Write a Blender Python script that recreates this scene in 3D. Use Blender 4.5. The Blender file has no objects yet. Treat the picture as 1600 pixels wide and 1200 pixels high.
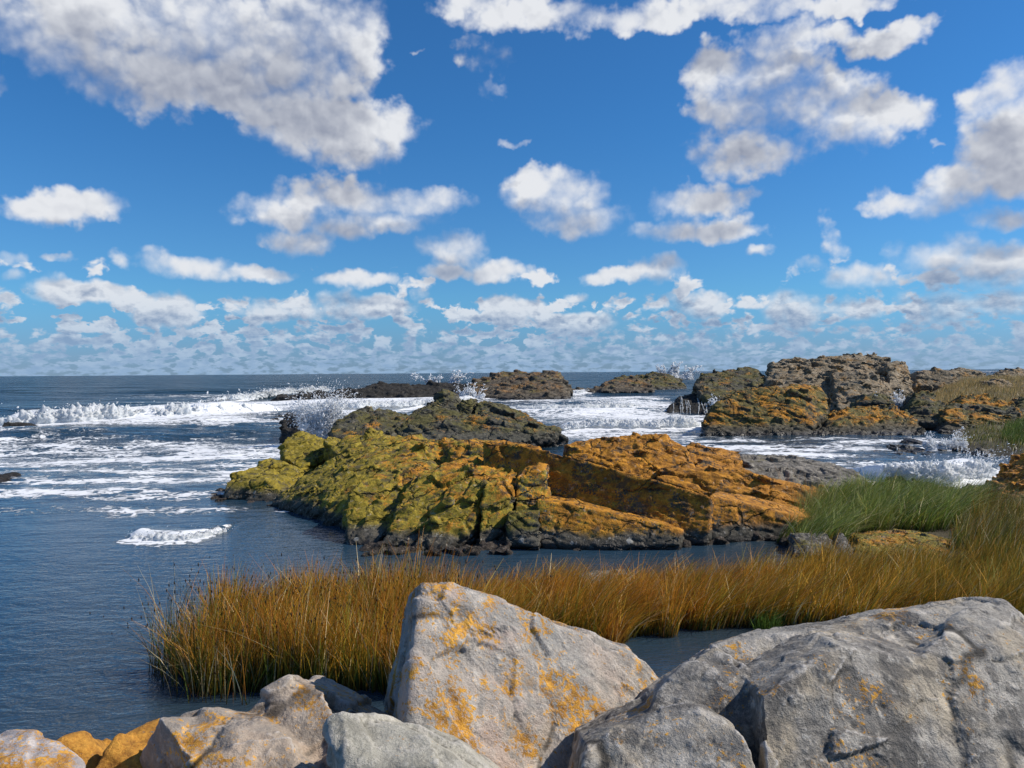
import bpy, bmesh, math, random, time
import numpy as np
from mathutils import Vector, Matrix
T0 = time.time()
R = math.radians
random.seed(4)
RNG = np.random.default_rng(11)
scene = bpy.context.scene
COL = scene.collection

# ------------------------------------------------------------------ camera
F, PITCH, ROLL, EYE = 1230.0, R(0.84), R(0.41), 3.0
fwd = Vector((0, math.cos(PITCH), -math.sin(PITCH)))
right = Vector((math.cos(ROLL), 0, -math.sin(ROLL)))
up = right.cross(fwd).normalized()
right = fwd.cross(up).normalized()
cam_d = bpy.data.cameras.new("camera")
cam_d.sensor_width = 36.0
cam_d.lens = 36.0 * F / 1600.0
cam_d.clip_start, cam_d.clip_end = 0.05, 40000.0
cam = bpy.data.objects.new("camera", cam_d)
COL.objects.link(cam)
cam.matrix_world = Matrix(((right.x, up.x, -fwd.x, 0), (right.y, up.y, -fwd.y, 0), (right.z, up.z, -fwd.z, EYE), (0, 0, 0, 1)))
scene.camera = cam

# ------------------------------------------------------------------ view + sun
scene.view_settings.view_transform = 'Standard'
scene.view_settings.look = 'None'
scene.view_settings.exposure = 0.0
scene.view_settings.gamma = 1.0
scene.view_settings.use_curve_mapping = False
scene.cycles.max_bounces = 5
scene.cycles.transparent_max_bounces = 6
scene.cycles.caustics_reflective = False
scene.cycles.caustics_refractive = False
SUN_AZ, SUN_EL = R(88), R(41)          # azimuth clockwise from +Y (the view direction)
sd = bpy.data.lights.new("sun", 'SUN')
sd.energy, sd.angle, sd.color = 5.0, R(0.53), (1.0, 0.93, 0.82)
sun = bpy.data.objects.new("sun", sd)
COL.objects.link(sun)
to_sun = Vector((math.sin(SUN_AZ) * math.cos(SUN_EL), math.cos(SUN_AZ) * math.cos(SUN_EL), math.sin(SUN_EL)))
sun.rotation_euler = to_sun.to_track_quat('Z', 'Y').to_euler()
sun.location = (20, 0, 30)

# ------------------------------------------------------------------ node helper
class NT:
    def __init__(s, tree):
        s.t = tree
    def node(s, typ, ins=None, **props):
        n = s.t.nodes.new(typ)
        for k, v in props.items():
            setattr(n, k, v)
        for k, v in (ins or {}).items():
            s.put(n.inputs[k], v)
        return n
    def put(s, sock, v):
        if isinstance(v, bpy.types.NodeSocket):
            s.t.links.new(v, sock)
        elif v is not None:
            if sock.type == 'RGBA' and isinstance(v, (int, float)):
                v = (v, v, v, 1)
            if sock.type == 'RGBA' and len(v) == 3:
                v = (*v, 1)
            sock.default_value = v
    def m(s, op, a, b=None, c=None, clamp=False):
        n = s.node('ShaderNodeMath', operation=op, use_clamp=clamp)
        for i, v in enumerate((a, b, c)):
            if v is not None:
                s.put(n.inputs[i], v)
        return n.outputs[0]
    def add(s, a, b): return s.m('ADD', a, b)
    def sub(s, a, b): return s.m('SUBTRACT', a, b)
    def mul(s, a, b): return s.m('MULTIPLY', a, b)
    def v(s, op, a, b=None, scale=None):
        n = s.node('ShaderNodeVectorMath', operation=op)
        s.put(n.inputs[0], a)
        if b is not None: s.put(n.inputs[1], b)
        if scale is not None: s.put(n.inputs['Scale'], scale)
        return n.outputs['Value'] if op in ('LENGTH', 'DOT_PRODUCT', 'DISTANCE') else n.outputs['Vector']
    def mix(s, f, a, b, blend='MIX'):
        n = s.node('ShaderNodeMix', data_type='RGBA', blend_type=blend)
        s.put(n.inputs[0], f); s.put(n.inputs[6], a); s.put(n.inputs[7], b)
        return n.outputs[2]
    def step(s, x, lo, hi, a=0.0, b=1.0, kind='SMOOTHSTEP'):
        n = s.node('ShaderNodeMapRange', interpolation_type=kind)
        for k, val in (('Value', x), ('From Min', lo), ('From Max', hi), ('To Min', a), ('To Max', b)):
            s.put(n.inputs[k], val)
        return n.outputs[0]
    def noise(s, vec, scale, detail=4.0, rough=0.55, dist=0.0, color=False, dim='3D'):
        n = s.node('ShaderNodeTexNoise', {'Vector': vec, 'Scale': scale, 'Detail': detail, 'Roughness': rough, 'Distortion': dist}, noise_dimensions=dim)
        return n.outputs['Color' if color else 'Fac']
    def comb(s, x=0.0, y=0.0, z=0.0):
        return s.node('ShaderNodeCombineXYZ', {'X': x, 'Y': y, 'Z': z}).outputs[0]
    def sep(s, v):
        return s.node('ShaderNodeSeparateXYZ', {0: v}).outputs

# ------------------------------------------------------------------ sky
def px_uv(px, py):                     # photo direction -> (azimuth, tangent of elevation)
    d = fwd + right * ((px - 800) / F) + up * ((600 - py) / F)
    return math.atan2(d.x, d.y), d.z / math.hypot(d.x, d.y)

# cumulus masses: where each stands in the sky (given by bearing), half width, half height above / below its middle
CLOUDS = [
 (150,40,190,95),(330,60,200,110),(480,70,140,130),(560,60,50,100),(300,130,170,60),(420,140,140,60),
 (520,215,105,60),(600,205,60,45),(450,180,80,45),(640,232,30,12),
 (0,165,36,45),(80,322,72,30),(140,325,50,24),
 (440,335,80,36),(530,310,120,36),(660,312,90,32),(600,345,90,24),(470,380,70,26),(540,360,60,24),
 (870,305,95,45),(900,340,95,38),(835,290,50,30),(1100,310,85,36),(1080,360,110,24),(1140,365,70,20),(1190,395,34,14),
 (710,390,62,38),(770,425,60,22),(700,428,50,16),(1030,425,56,26),(960,435,55,14),(560,440,70,16),(900,462,34,14),
 (830,20,130,34),(1000,25,140,36),(1120,10,150,32),(1290,5,120,22),(740,-6,80,26),
 (760,90,44,40),(730,60,30,26),(770,135,34,20),(660,82,20,12),(810,217,26,14),
 (1130,110,68,50),(1150,170,85,50),(1250,60,90,36),(1160,235,95,42),(1290,170,110,55),(1390,185,70,40),(1380,60,62,34),(1220,110,80,50),
 (1465,225,16,12),
 (1580,130,60,40),(1590,200,60,70),(1560,255,60,50),(1590,285,60,36),(1490,300,62,44),(1420,310,60,20),(1385,300,26,22),
 (1300,350,24,44),(1305,385,30,22),(1400,395,34,40),(1270,415,40,22),(1340,430,60,24),(1480,405,70,30),(1550,420,80,36),(1560,350,50,20),
 (240,400,44,24),(300,415,66,22),(390,428,68,14),(190,405,34,18),(20,400,34,18),(90,400,36,10),(15,432,26,16),
 (130,455,76,20),(90,440,40,26),(180,470,40,10),(260,485,56,30),(285,462,16,18),
 (540,478,60,26),(655,462,24,28),(600,480,60,20),(440,485,70,22),(800,485,70,26),(900,500,80,20),
 (1090,480,60,22),(1200,470,44,20),(1240,490,50,34),(1410,470,40,36),(1470,480,60,28),(1560,470,70,22),(1330,480,60,20),
]
world = bpy.data.worlds.new("World")
scene.world = world
world.use_nodes = True
wt = world.node_tree
wt.nodes.clear()
def dens_nodes(k, p, low, clouds):
    """smooth cloud cover at a sky position p = (azimuth, tangent of elevation)"""
    sy = k.sep(p)[1]
    far = k.step(sy, 0.02, 0.30, 0.16, 1.0, 'LINEAR')
    w1 = k.v('SUBTRACT', k.noise(p, 9.0, 2.0, 0.5, color=True, dim='2D'), (.5, .5, .5))
    q = k.v('ADD', p, k.v('SCALE', w1, scale=k.mul(far, 0.060)))
    w2 = k.v('SUBTRACT', k.noise(p, 34.0, 3.0, 0.6, color=True, dim='2D'), (.5, .5, .5))
    q = k.v('ADD', q, k.v('SCALE', w2, scale=k.mul(far, 0.034)))
    acc = None
    for (u, vv, su, sv) in clouds:
        d = k.v('MULTIPLY', k.v('SUBTRACT', q, (u, vv, 0)), (su, sv, 0))
        e = k.sub(1.0, k.v('DOT_PRODUCT', d, d))
        if su > F / 45: e = k.sub(e, .62)
        acc = e if acc is None else k.m('SMOOTH_MAX', acc, e, 0.35)
    acc = k.m('MAXIMUM', acc, -1.2) if acc is not None else None
    if low:    # rows of far cumulus, ever lower and denser towards the horizon
        for (lo, a, b, hi, s, asp, thr, gain) in ((0.064, 0.085, 0.11, 0.16, 17., 1.5, .54, 9.), (0.036, 0.055, 0.08, 0.11, 27., 1.9, .49, 9.), (0.014, 0.026, 0.045, 0.066, 44., 1.8, .42, 5.5), (-.01, 0.0, 0.02, 0.034, 62., 3.0, .39, 4.)):
            f = k.mul(k.step(sy, lo, a), k.step(sy, b, hi, 1.0, 0.0))
            qq = k.v('MULTIPLY', q, (1.0, asp, 1.0))
            nz = k.noise(k.v('ADD', qq, (s, 3.1, 0)), s, 4.0, 0.55, dim='2D')
            band = k.sub(k.mul(k.mul(k.sub(nz, thr), gain), f), k.mul(k.sub(1.0, f), 1.2))
            acc = band if acc is None else k.m('SMOOTH_MAX', acc, band, 0.25)
    if acc is None:
        acc = k.mul(k.sub(k.noise(q, 5.0, 4.0, 0.55, dim='2D'), .585), 7.0)
    return acc
def group(name, ins, outs):
    g = bpy.data.node_groups.new(name, 'ShaderNodeTree')
    for n, t in ins: g.interface.new_socket(n, in_out='INPUT', socket_type=t)
    for n, t in outs: g.interface.new_socket(n, in_out='OUTPUT', socket_type=t)
    k = NT(g)
    return g, k, k.node('NodeGroupInput').outputs, k.node('NodeGroupOutput').inputs
def sky_branch(low, clouds):
    dg_, k, gi, go = group("cloud_cover", [("uv", 'NodeSocketVector')], [("cover", 'NodeSocketFloat')])
    k.put(go[0], dens_nodes(k, gi[0], low, clouds))
    g, k, gi, go = group("sky_region", [("uv", 'NodeSocketVector'), ("sky", 'NodeSocketColor')], [("sky", 'NodeSocketShader')])
    uv, sky = gi[0], gi[1]
    vv = k.sep(uv)[1]
    far = k.step(vv, 0.02, 0.30, 0.20, 1.0, 'LINEAR')
    off = k.v('SCALE', k.comb(0.016, 0.062, 0.0), scale=far)
    D0 = k.node('ShaderNodeGroup', {0: uv}, node_tree=dg_).outputs[0]
    D2 = k.node('ShaderNodeGroup', {0: k.v('ADD', uv, off)}, node_tree=dg_).outputs[0]
    b1 = k.sub(k.noise(uv, 30.0, 6.0, 0.56, dim='2D'), .5)
    wv = k.v('ADD', uv, k.v('SCALE', k.noise(uv, 40.0, 2.0, .5, color=True, dim='2D'), scale=.014))
    def puffs(vec):                                        # rounded cauliflower heads
        return k.sub(.62, k.node('ShaderNodeTexVoronoi', {'Vector': vec, 'Scale': 34.0, 'Detail': 1.6, 'Roughness': .55, 'Smoothness': .35}, voronoi_dimensions='2D', feature='SMOOTH_F1', normalize=False).outputs['Distance'])
    v1 = puffs(wv)
    v2 = puffs(k.v('ADD', wv, k.v('SCALE', off, scale=.18)))
    b2 = k.sub(k.noise(k.v('ADD', uv, k.v('SCALE', off, scale=.35)), 30.0, 3.0, 0.55, dim='2D'), .5)
    b3 = k.sub(k.noise(uv, 30.0, 3.0, 0.55, dim='2D'), .5)
    lump = k.sub(k.noise(k.v('ADD', uv, (7, 2, 0)), 8.0, 2.0, .5, dim='2D'), .5)
    soft = k.noise(k.v('ADD', uv, (3, 5, 0)), 7.0, 2.0, .5, dim='2D')
    amp = k.step(vv, 0.05, 0.3, 1.5, 1.7, 'LINEAR')
    D = k.add(D0, k.add(k.mul(b1, k.mul(amp, .56)), k.mul(v1, .50)))
    a = k.step(D, -0.15, k.mul(k.step(soft, .35, .68, .6, 1.6), k.step(vv, .02, .14, .6, 1.0)))
    thick = k.step(D0, 0.2, 1.4)
    cov = k.step(k.add(D2, k.mul(b2, .7)), -0.6, 1.15)      # cloud standing between this point and the sun
    lit = k.sub(1.0, k.mul(cov, k.add(0.66, k.mul(thick, 0.22))))
    lit = k.add(lit, k.add(k.mul(k.sub(v1, v2), .28), k.add(k.mul(k.sub(b3, b2), .22), k.mul(lump, .55))))
    qv = k.v('MULTIPLY', uv, (1.0, 1.7, 1.0))
    s1 = k.noise(qv, 75.0, 3.0, .55, dim='2D'); s2 = k.noise(k.v('ADD', qv, (.0025, .0085, 0)), 75.0, 3.0, .55, dim='2D')
    lit = k.add(lit, k.mul(k.mul(k.sub(s1, s2), k.step(vv, .13, .06)), 1.0))
    lit = k.m('MINIMUM', k.m('MAXIMUM', lit, 0.0), 1.0)
    dark = k.mix(k.step(vv, 0.02, 0.22), (2.1, 3.2, 5.0), (3.0, 3.35, 4.3))
    bright = k.mix(k.step(vv, 0.0, 0.15), (5.4, 6.5, 7.8), (7.9, 8.1, 8.5))
    cc = k.mix(lit, dark, bright)
    cc = k.mix(k.step(vv, -0.01, 0.085, .85, 0), cc, (2.7, 4.2, 6.2))     # far clouds fade into the air
    out = k.mix(a, sky, cc)
    k.put(go[0], k.node('ShaderNodeBackground', {'Color': out, 'Strength': 0.10}).outputs[0])
    return g
def build_world():
    cl = []
    for (cx, cy, rx, ry) in CLOUDS:
        a, b = px_uv(cx, cy)
        cl.append((a, b, F / rx / .97, F / ry / .95))
    def near(u0, u1, v0, v1):
        out = []
        for (a, b, su, sv) in cl:
            du = max(u0 - a, 0, a - u1); dv = max(v0 - b, 0, b - v1)
            du = max(0, du - .06); dv = max(0, dv - .06)
            if math.hypot(du * su, dv * sv) < 1.6: out.append((a, b, su, sv))
        return out
    UE = [-.62, -.36, -.14, .08, .30, .62]
    VE = 0.185
    regions = [(sky_branch(True, near(UE[i], UE[i + 1], -.02, VE)), sky_branch(False, near(UE[i], UE[i + 1], VE, .56))) for i in range(5)]
    beyond = sky_branch(False, [])
    k = NT(wt)
    tc = k.node('ShaderNodeTexCoord')
    sky = k.node('ShaderNodeTexSky', sky_type='NISHITA', sun_disc=False, sun_elevation=SUN_EL, sun_rotation=SUN_AZ, altitude=0.0, air_density=1.0, dust_density=0.15, ozone_density=3.0)
    x, y, z = k.sep(tc.outputs['Generated'])
    u = k.m('ARCTAN2', x, y)
    h = k.m('SQRT', k.add(k.mul(x, x), k.mul(y, y)))
    vv = k.m('DIVIDE', z, k.m('MAXIMUM', h, 0.02))
    uv = k.comb(u, vv, 0.0)
    sk = k.mix(1.0, sky.outputs[0], k.mix(k.step(vv, .12, .34), k.mix(k.step(vv, .0, .10), SKY_LOW, SKY_MID), SKY_HIGH), 'MULTIPLY')
    def mixs(fac, s0, s1):
        return k.node('ShaderNodeMixShader', {0: fac, 1: s0, 2: s1}).outputs[0]
    def gt(a, b): return k.m('GREATER_THAN', a, b)
    def inst(g): return k.node('ShaderNodeGroup', {0: uv, 1: sk}, node_tree=g).outputs[0]
    above = gt(vv, VE)
    cols = [mixs(above, inst(a), inst(b)) for a, b in regions]
    sh = cols[0]
    for i in range(1, 5):
        sh = mixs(gt(u, UE[i]), sh, cols[i])
    sea = k.node('ShaderNodeBackground', {'Color': k.mix(1.0, sk, (.5, .55, .6), 'MULTIPLY'), 'Strength': 0.10}).outputs[0]
    out_of_view = k.m('MAXIMUM', gt(k.m('ABSOLUTE', u), .62), gt(vv, .56))
    sh = mixs(out_of_view, sh, inst(beyond))
    sh = mixs(k.m('LESS_THAN', vv, -0.03), sh, sea)
    k.node('ShaderNodeOutputWorld', {'Surface': sh})
SKY_LOW, SKY_MID, SKY_HIGH = (0.30, 0.50, 0.98), (0.36, 0.76, 1.12), (0.30, 0.76, 1.16)
build_world()

# ------------------------------------------------------------------ numpy noise
def _hash(ix, iy, iz, seed):
    h = (ix.astype(np.uint32) * np.uint32(374761393) + iy.astype(np.uint32) * np.uint32(668265263) + iz.astype(np.uint32) * np.uint32(2147483647 - 58) + np.uint32((seed * 974711 + 12345) & 0xffffffff))
    h = (h ^ (h >> np.uint32(13))) * np.uint32(1274126177)
    h = (h ^ (h >> np.uint32(15))) * np.uint32(2246822519)
    return h ^ (h >> np.uint32(16))
_G = RNG.normal(size=(256, 3)); _G = (_G / np.linalg.norm(_G, axis=1, keepdims=True)).astype(np.float32)
def perlin(p, seed=0):
    p = p.astype(np.float32)
    i = np.floor(p); f = p - i
    i = i.astype(np.int64)
    w = f * f * f * (f * (f * 6 - 15) + 10)
    out = np.zeros(len(p), np.float32)
    for c in range(8):
        o = (c & 1, (c >> 1) & 1, (c >> 2) & 1)
        g = _G[_hash(i[:, 0] + o[0], i[:, 1] + o[1], i[:, 2] + o[2], seed) & np.uint32(255)]
        d = (g * (f - np.array(o, np.float32))).sum(1)
        ww = (w[:, 0] if o[0] else 1 - w[:, 0]) * (w[:, 1] if o[1] else 1 - w[:, 1]) * (w[:, 2] if o[2] else 1 - w[:, 2])
        out += ww * d
    return out * 1.6
def fbm(p, octaves=4, seed=0, gain=0.5, ridged=False):
    a, s, tot = 1.0, 0.0, 0.0
    for o in range(octaves):
        n = perlin(p * (2.03 ** o) + o * 17.3, seed + o)
        if ridged: n = 1 - 2 * np.abs(n)
        s = s + a * n; tot += a; a *= gain
    return s / tot
def worley(p, seed=0, jit=0.85):
    p = p.astype(np.float32)
    i = np.floor(p).astype(np.int64)
    n = len(p)
    f1 = np.full(n, 9.0, np.float32); f2 = f1.copy()
    cid = np.zeros(n, np.uint32); vec = np.zeros((n, 3), np.float32)
    for dx in (-1, 0, 1):
        for dy in (-1, 0, 1):
            for dz in (-1, 0, 1):
                jx, jy, jz = i[:, 0] + dx, i[:, 1] + dy, i[:, 2] + dz
                h = _hash(jx, jy, jz, seed)
                fr = np.stack(((h & np.uint32(1023)), ((h >> np.uint32(10)) & np.uint32(1023)), ((h >> np.uint32(20)) & np.uint32(1023))), 1).astype(np.float32) / 1023.0
                v = p - (np.stack((jx, jy, jz), 1).astype(np.float32) + 0.5 + (fr - 0.5) * jit)
                d = np.sqrt((v * v).sum(1))
                near = d < f1
                f2 = np.where(near, f1, np.minimum(f2, d))
                f1 = np.where(near, d, f1); cid = np.where(near, h, cid); vec = np.where(near[:, None], v, vec)
    return f1, f2, cid, vec
def id_rand(cid, k):
    z = np.zeros_like(cid)
    h = _hash(cid.astype(np.int64), z.astype(np.int64) + k, z.astype(np.int64), 5)
    return (h & np.uint32(0xffff)).astype(np.float32) / 32767.5 - 1.0

# ------------------------------------------------------------------ photo bearings -> points of the place
def ray(px, py):
    return fwd + right * ((px - 800) / F) + up * ((600 - py) / F)
def pt(px, py, Y):                     # the point at depth Y along that bearing
    d = ray(px, py); t = Y / d.y
    return Vector((d.x * t, Y, EYE + d.z * t))
def gp(px, py, z=0.0):                 # the point at height z along that bearing
    d = ray(px, py); t = (z - EYE) / d.z
    return Vector((d.x * t, d.y * t, z))

# ------------------------------------------------------------------ object helpers
def link(name, me, mat=None, parent=None, origin=None):
    o = bpy.data.objects.new(name, me)
    if mat: me.materials.append(mat)
    if origin is not None:
        o.location = origin
    COL.objects.link(o)
    if parent:
        o.parent = parent
    return o
def empty(name, loc):
    o = bpy.data.objects.new(name, None); o.location = loc; o.empty_display_size = .2
    COL.objects.link(o)
    return o
def tag(o, label=None, cat=None, group=None, kind=None):
    if label: o['label'] = label
    if cat: o['category'] = cat
    if group: o['group'] = group
    if kind: o['kind'] = kind
    return o
def np_mesh(name, V, faces, smooth=True):
    """faces: (n,k) int array, k = 3 or 4"""
    me = bpy.data.meshes.new(name)
    n, k = faces.shape
    me.vertices.add(len(V)); me.vertices.foreach_set('co', np.asarray(V, np.float32).ravel())
    me.loops.add(n * k); me.loops.foreach_set('vertex_index', faces.astype(np.int32).ravel())
    me.polygons.add(n)
    me.polygons.foreach_set('loop_start', np.arange(0, n * k, k, dtype=np.int32))
    me.polygons.foreach_set('use_smooth', np.full(n, smooth))
    me.update(calc_edges=True)
    return me
def attr(me, name, data, typ='FLOAT', dom='POINT'):
    a = me.attributes.new(name, typ, dom)
    a.data.foreach_set('value' if typ == 'FLOAT' else 'color', np.asarray(data, np.float32).ravel())

# ------------------------------------------------------------------ rock bodies
def hull_into(bm, pts):
    b = bmesh.new()
    for p in pts: b.verts.new(p)
    bmesh.ops.remove_doubles(b, verts=b.verts, dist=1e-4)
    r = bmesh.ops.convex_hull(b, input=b.verts)
    junk = [v for v in b.verts if not v.link_faces]
    for v in junk: b.verts.remove(v)
    bmesh.ops.recalc_face_normals(b, faces=b.faces)
    planes = [(f.normal.copy(), f.normal.dot(f.verts[0].co)) for f in b.faces]
    me = bpy.data.meshes.new("tmp"); b.to_mesh(me); b.free()
    bm.from_mesh(me); bpy.data.meshes.remove(me)
    return planes
def H(front, back=None, floor=None, extra=()):
    """hull points: the front bearings (px, py, depth); copies pushed back by a vector; copies dropped to a floor height"""
    P = [pt(*q) for q in front]
    out = list(P)
    if back is not None:
        out += [p + Vector(back) for p in P]
    if floor is not None:
        out += [Vector((p.x, p.y, floor)) for p in list(out)]
    out += [pt(*q) for q in extra]
    return out
def frame(dip_az, dip):                # rows: two joint directions and the bedding normal
    n = np.array((math.sin(dip_az) * math.sin(dip), math.cos(dip_az) * math.sin(dip), math.cos(dip)))
    a = np.cross((0, 1, 0), n); a /= np.linalg.norm(a)
    return np.stack((a, np.cross(n, a), n)).astype(np.float32)
def scatter_blocks(bm, spec, FR, seed, planes):
    """jointed blocks standing a little proud of the faces, all squared to the bedding"""
    n, size, proud, *more = spec
    thick = more[0] if more else 1.0
    r = random.Random(seed * 13 + 1)
    fs = [f for f in bm.faces if f.normal.z > -.3 and f.calc_center_median().z > -.2]
    if not fs: return
    w = [f.calc_area() for f in fs]
    spots = []
    for f in r.choices(fs, w, k=n):
        vs = [v.co for v in f.verts]
        a, b = r.random(), r.random()
        if a + b > 1: a, b = 1 - a, 1 - b
        i = r.randrange(1, len(vs) - 1) if len(vs) > 3 else 1
        spots.append((vs[0] + (vs[i] - vs[0]) * a + (vs[i + 1] - vs[0]) * b, f.normal.copy()))
    A, B, N = (Vector(v) for v in FR.tolist())
    for p, nrm in spots:
        k = size * (r.random() ** 1.6 * 1.5 + .35)
        u = [r.uniform(.6, 1.3), r.uniform(.45, 1.0), r.uniform(.22, .5) * thick]
        rot = Matrix.Rotation(r.gauss(0, .14), 3, N) @ Matrix.Rotation(r.gauss(0, .08), 3, A) @ Matrix.Rotation(r.gauss(0, .08), 3, B)
        a, b, c = rot @ A, rot @ B, rot @ N
        jit = [(r.uniform(.82, 1.05), r.uniform(.82, 1.05), r.uniform(.85, 1.05)) for _ in range(8)]
        out = proud * r.uniform(.2, 1.0)
        for attempt in range(5):
            ex, ey, ez = (k * q for q in u)
            reach = abs(nrm.dot(a)) * ex + abs(nrm.dot(b)) * ey + abs(nrm.dot(c)) * ez
            cen = p - nrm * (reach - out)
            pts = [cen + a * (ex * sx * j[0]) + b * (ey * sy * j[1]) + c * (ez * sz * j[2])
                   for (sx, sy, sz), j in zip(((x, y, z) for x in (-1, 1) for y in (-1, 1) for z in (-1, 1)), jit)]
            over = max(min(max(n_.dot(q) - d_ for n_, d_ in pl) for pl in planes) for q in pts)
            if over < proud * 1.3:
                hull_into(bm, pts)
                break
            k *= .72
def rock_mesh(name, hulls, voxel, levels, fb=(1.0, 0.05), fine=(6.0, 0.012), fr=None, seed=0, smooth_it=2, crack=0.0, ridge=0.0, post=None, blocks=None, soften=0):
    """union of the hulls, weathered: levels = [(sx, sy, sz, offset, tilt, crack_depth)] of jointed blocks"""
    bm = bmesh.new()
    planes = [hull_into(bm, h) for h in hulls]
    bm.normal_update()
    FR = frame(R(80), R(12)) if fr is None else fr
    if blocks: scatter_blocks(bm, blocks, FR, seed, planes)
    me = bpy.data.meshes.new("raw"); bm.to_mesh(me); bm.free()
    o = bpy.data.objects.new("raw", me); COL.objects.link(o)
    md = o.modifiers.new("r", 'REMESH'); md.mode = 'VOXEL'; md.voxel_size = voxel; md.adaptivity = 0
    dg = bpy.context.evaluated_depsgraph_get(); dg.update()
    m2 = bpy.data.meshes.new_from_object(o.evaluated_get(dg))
    bpy.data.objects.remove(o); bpy.data.meshes.remove(me)
    n = len(m2.vertices)
    V = np.empty(n * 3, np.float32); m2.vertices.foreach_get('co', V); V = V.reshape(-1, 3)
    E = np.empty(len(m2.edges) * 2, np.int32); m2.edges.foreach_get('vertices', E); E = E.reshape(-1, 2)
    deg = np.bincount(E.ravel(), minlength=n).astype(np.float32)
    def lap(A):
        s = np.stack([np.bincount(E[:, 0], A[E[:, 1], c], n) + np.bincount(E[:, 1], A[E[:, 0], c], n) for c in range(A.shape[1])], 1)
        return (s / np.maximum(deg, 1)[:, None]).astype(np.float32)
    for _ in range(smooth_it): V = V * .5 + lap(V) * .5
    m2.vertices.foreach_set('co', V.ravel()); m2.update()
    N = np.empty(n * 3, np.float32); m2.vertex_normals.foreach_get('vector', N); N = N.reshape(-1, 3)
    Ns = N
    for _ in range(4): Ns = Ns * .4 + lap(Ns) * .6
    Ns /= np.maximum(np.linalg.norm(Ns, axis=1, keepdims=True), 1e-5)
    wq = np.stack([perlin(V * 1.7 + 9 * c, seed + 40 + c) for c in range(3)], 1) * 0.10 + np.stack([perlin(V * 7 + 9 * c, seed + 50 + c) for c in range(3)], 1) * 0.018
    d = fbm(V * fb[0], 4, seed) * fb[1]
    for li, (sx, sy, sz, off, tilt, cr) in enumerate(levels):
        q = ((V + wq * min(1.0, 2.2 * sz + .2)) @ FR.T) / np.array((sx, sy, sz), np.float32)
        f1, f2, cid, vec = worley(q, seed + 7 * li)
        t = np.stack([id_rand(cid, c) for c in range(3)], 1)
        d += off * id_rand(cid, 9) + tilt * (vec * t).sum(1)
        d -= cr * np.exp(-((f2 - f1) / 0.09) ** 2) * (id_rand(cid, 4) * .5 + .6)
    V2 = V + Ns * d[:, None]
    for _ in range(soften): V2 = V2 * .5 + lap(V2) * .5
    d = fbm(V * fine[0], 4, seed + 20, 0.55) * fine[1]
    if ridge: d += fbm((V @ FR.T) * np.array((1.5, 1.5, 9.0), np.float32), 3, seed + 30, 0.5, True) * ridge
    V2 = V2 + Ns * d[:, None]
    if post: V2 = post(V2, Ns)
    m2.vertices.foreach_set('co', V2.ravel())
    m2.polygons.foreach_set('use_smooth', np.ones(len(m2.polygons), bool))
    m2.name = name
    m2.update()
    return m2
def rebase(me, base):                  # keep the mesh where it stands but put its origin at the base point
    me.transform(Matrix.Translation(-Vector(base)))
def base_of(me):
    n = len(me.vertices); V = np.empty(n * 3, np.float32); me.vertices.foreach_get('co', V); V = V.reshape(-1, 3)
    c = (V.min(0) + V.max(0)) / 2
    return Vector((float(c[0]), float(c[1]), float(V[:, 2].min())))
def rock(name, label, cat, me, mat, group=None):
    b = base_of(me); rebase(me, b)
    o = link(name, me, mat, None, b)
    return tag(o, label, cat, group)
def rock_part(name, me, mat, parent, label=None):
    b = base_of(me); rebase(me, b)
    o = link(name, me, mat, parent, b - parent.location)
    if label: o['label'] = label
    return o

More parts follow.
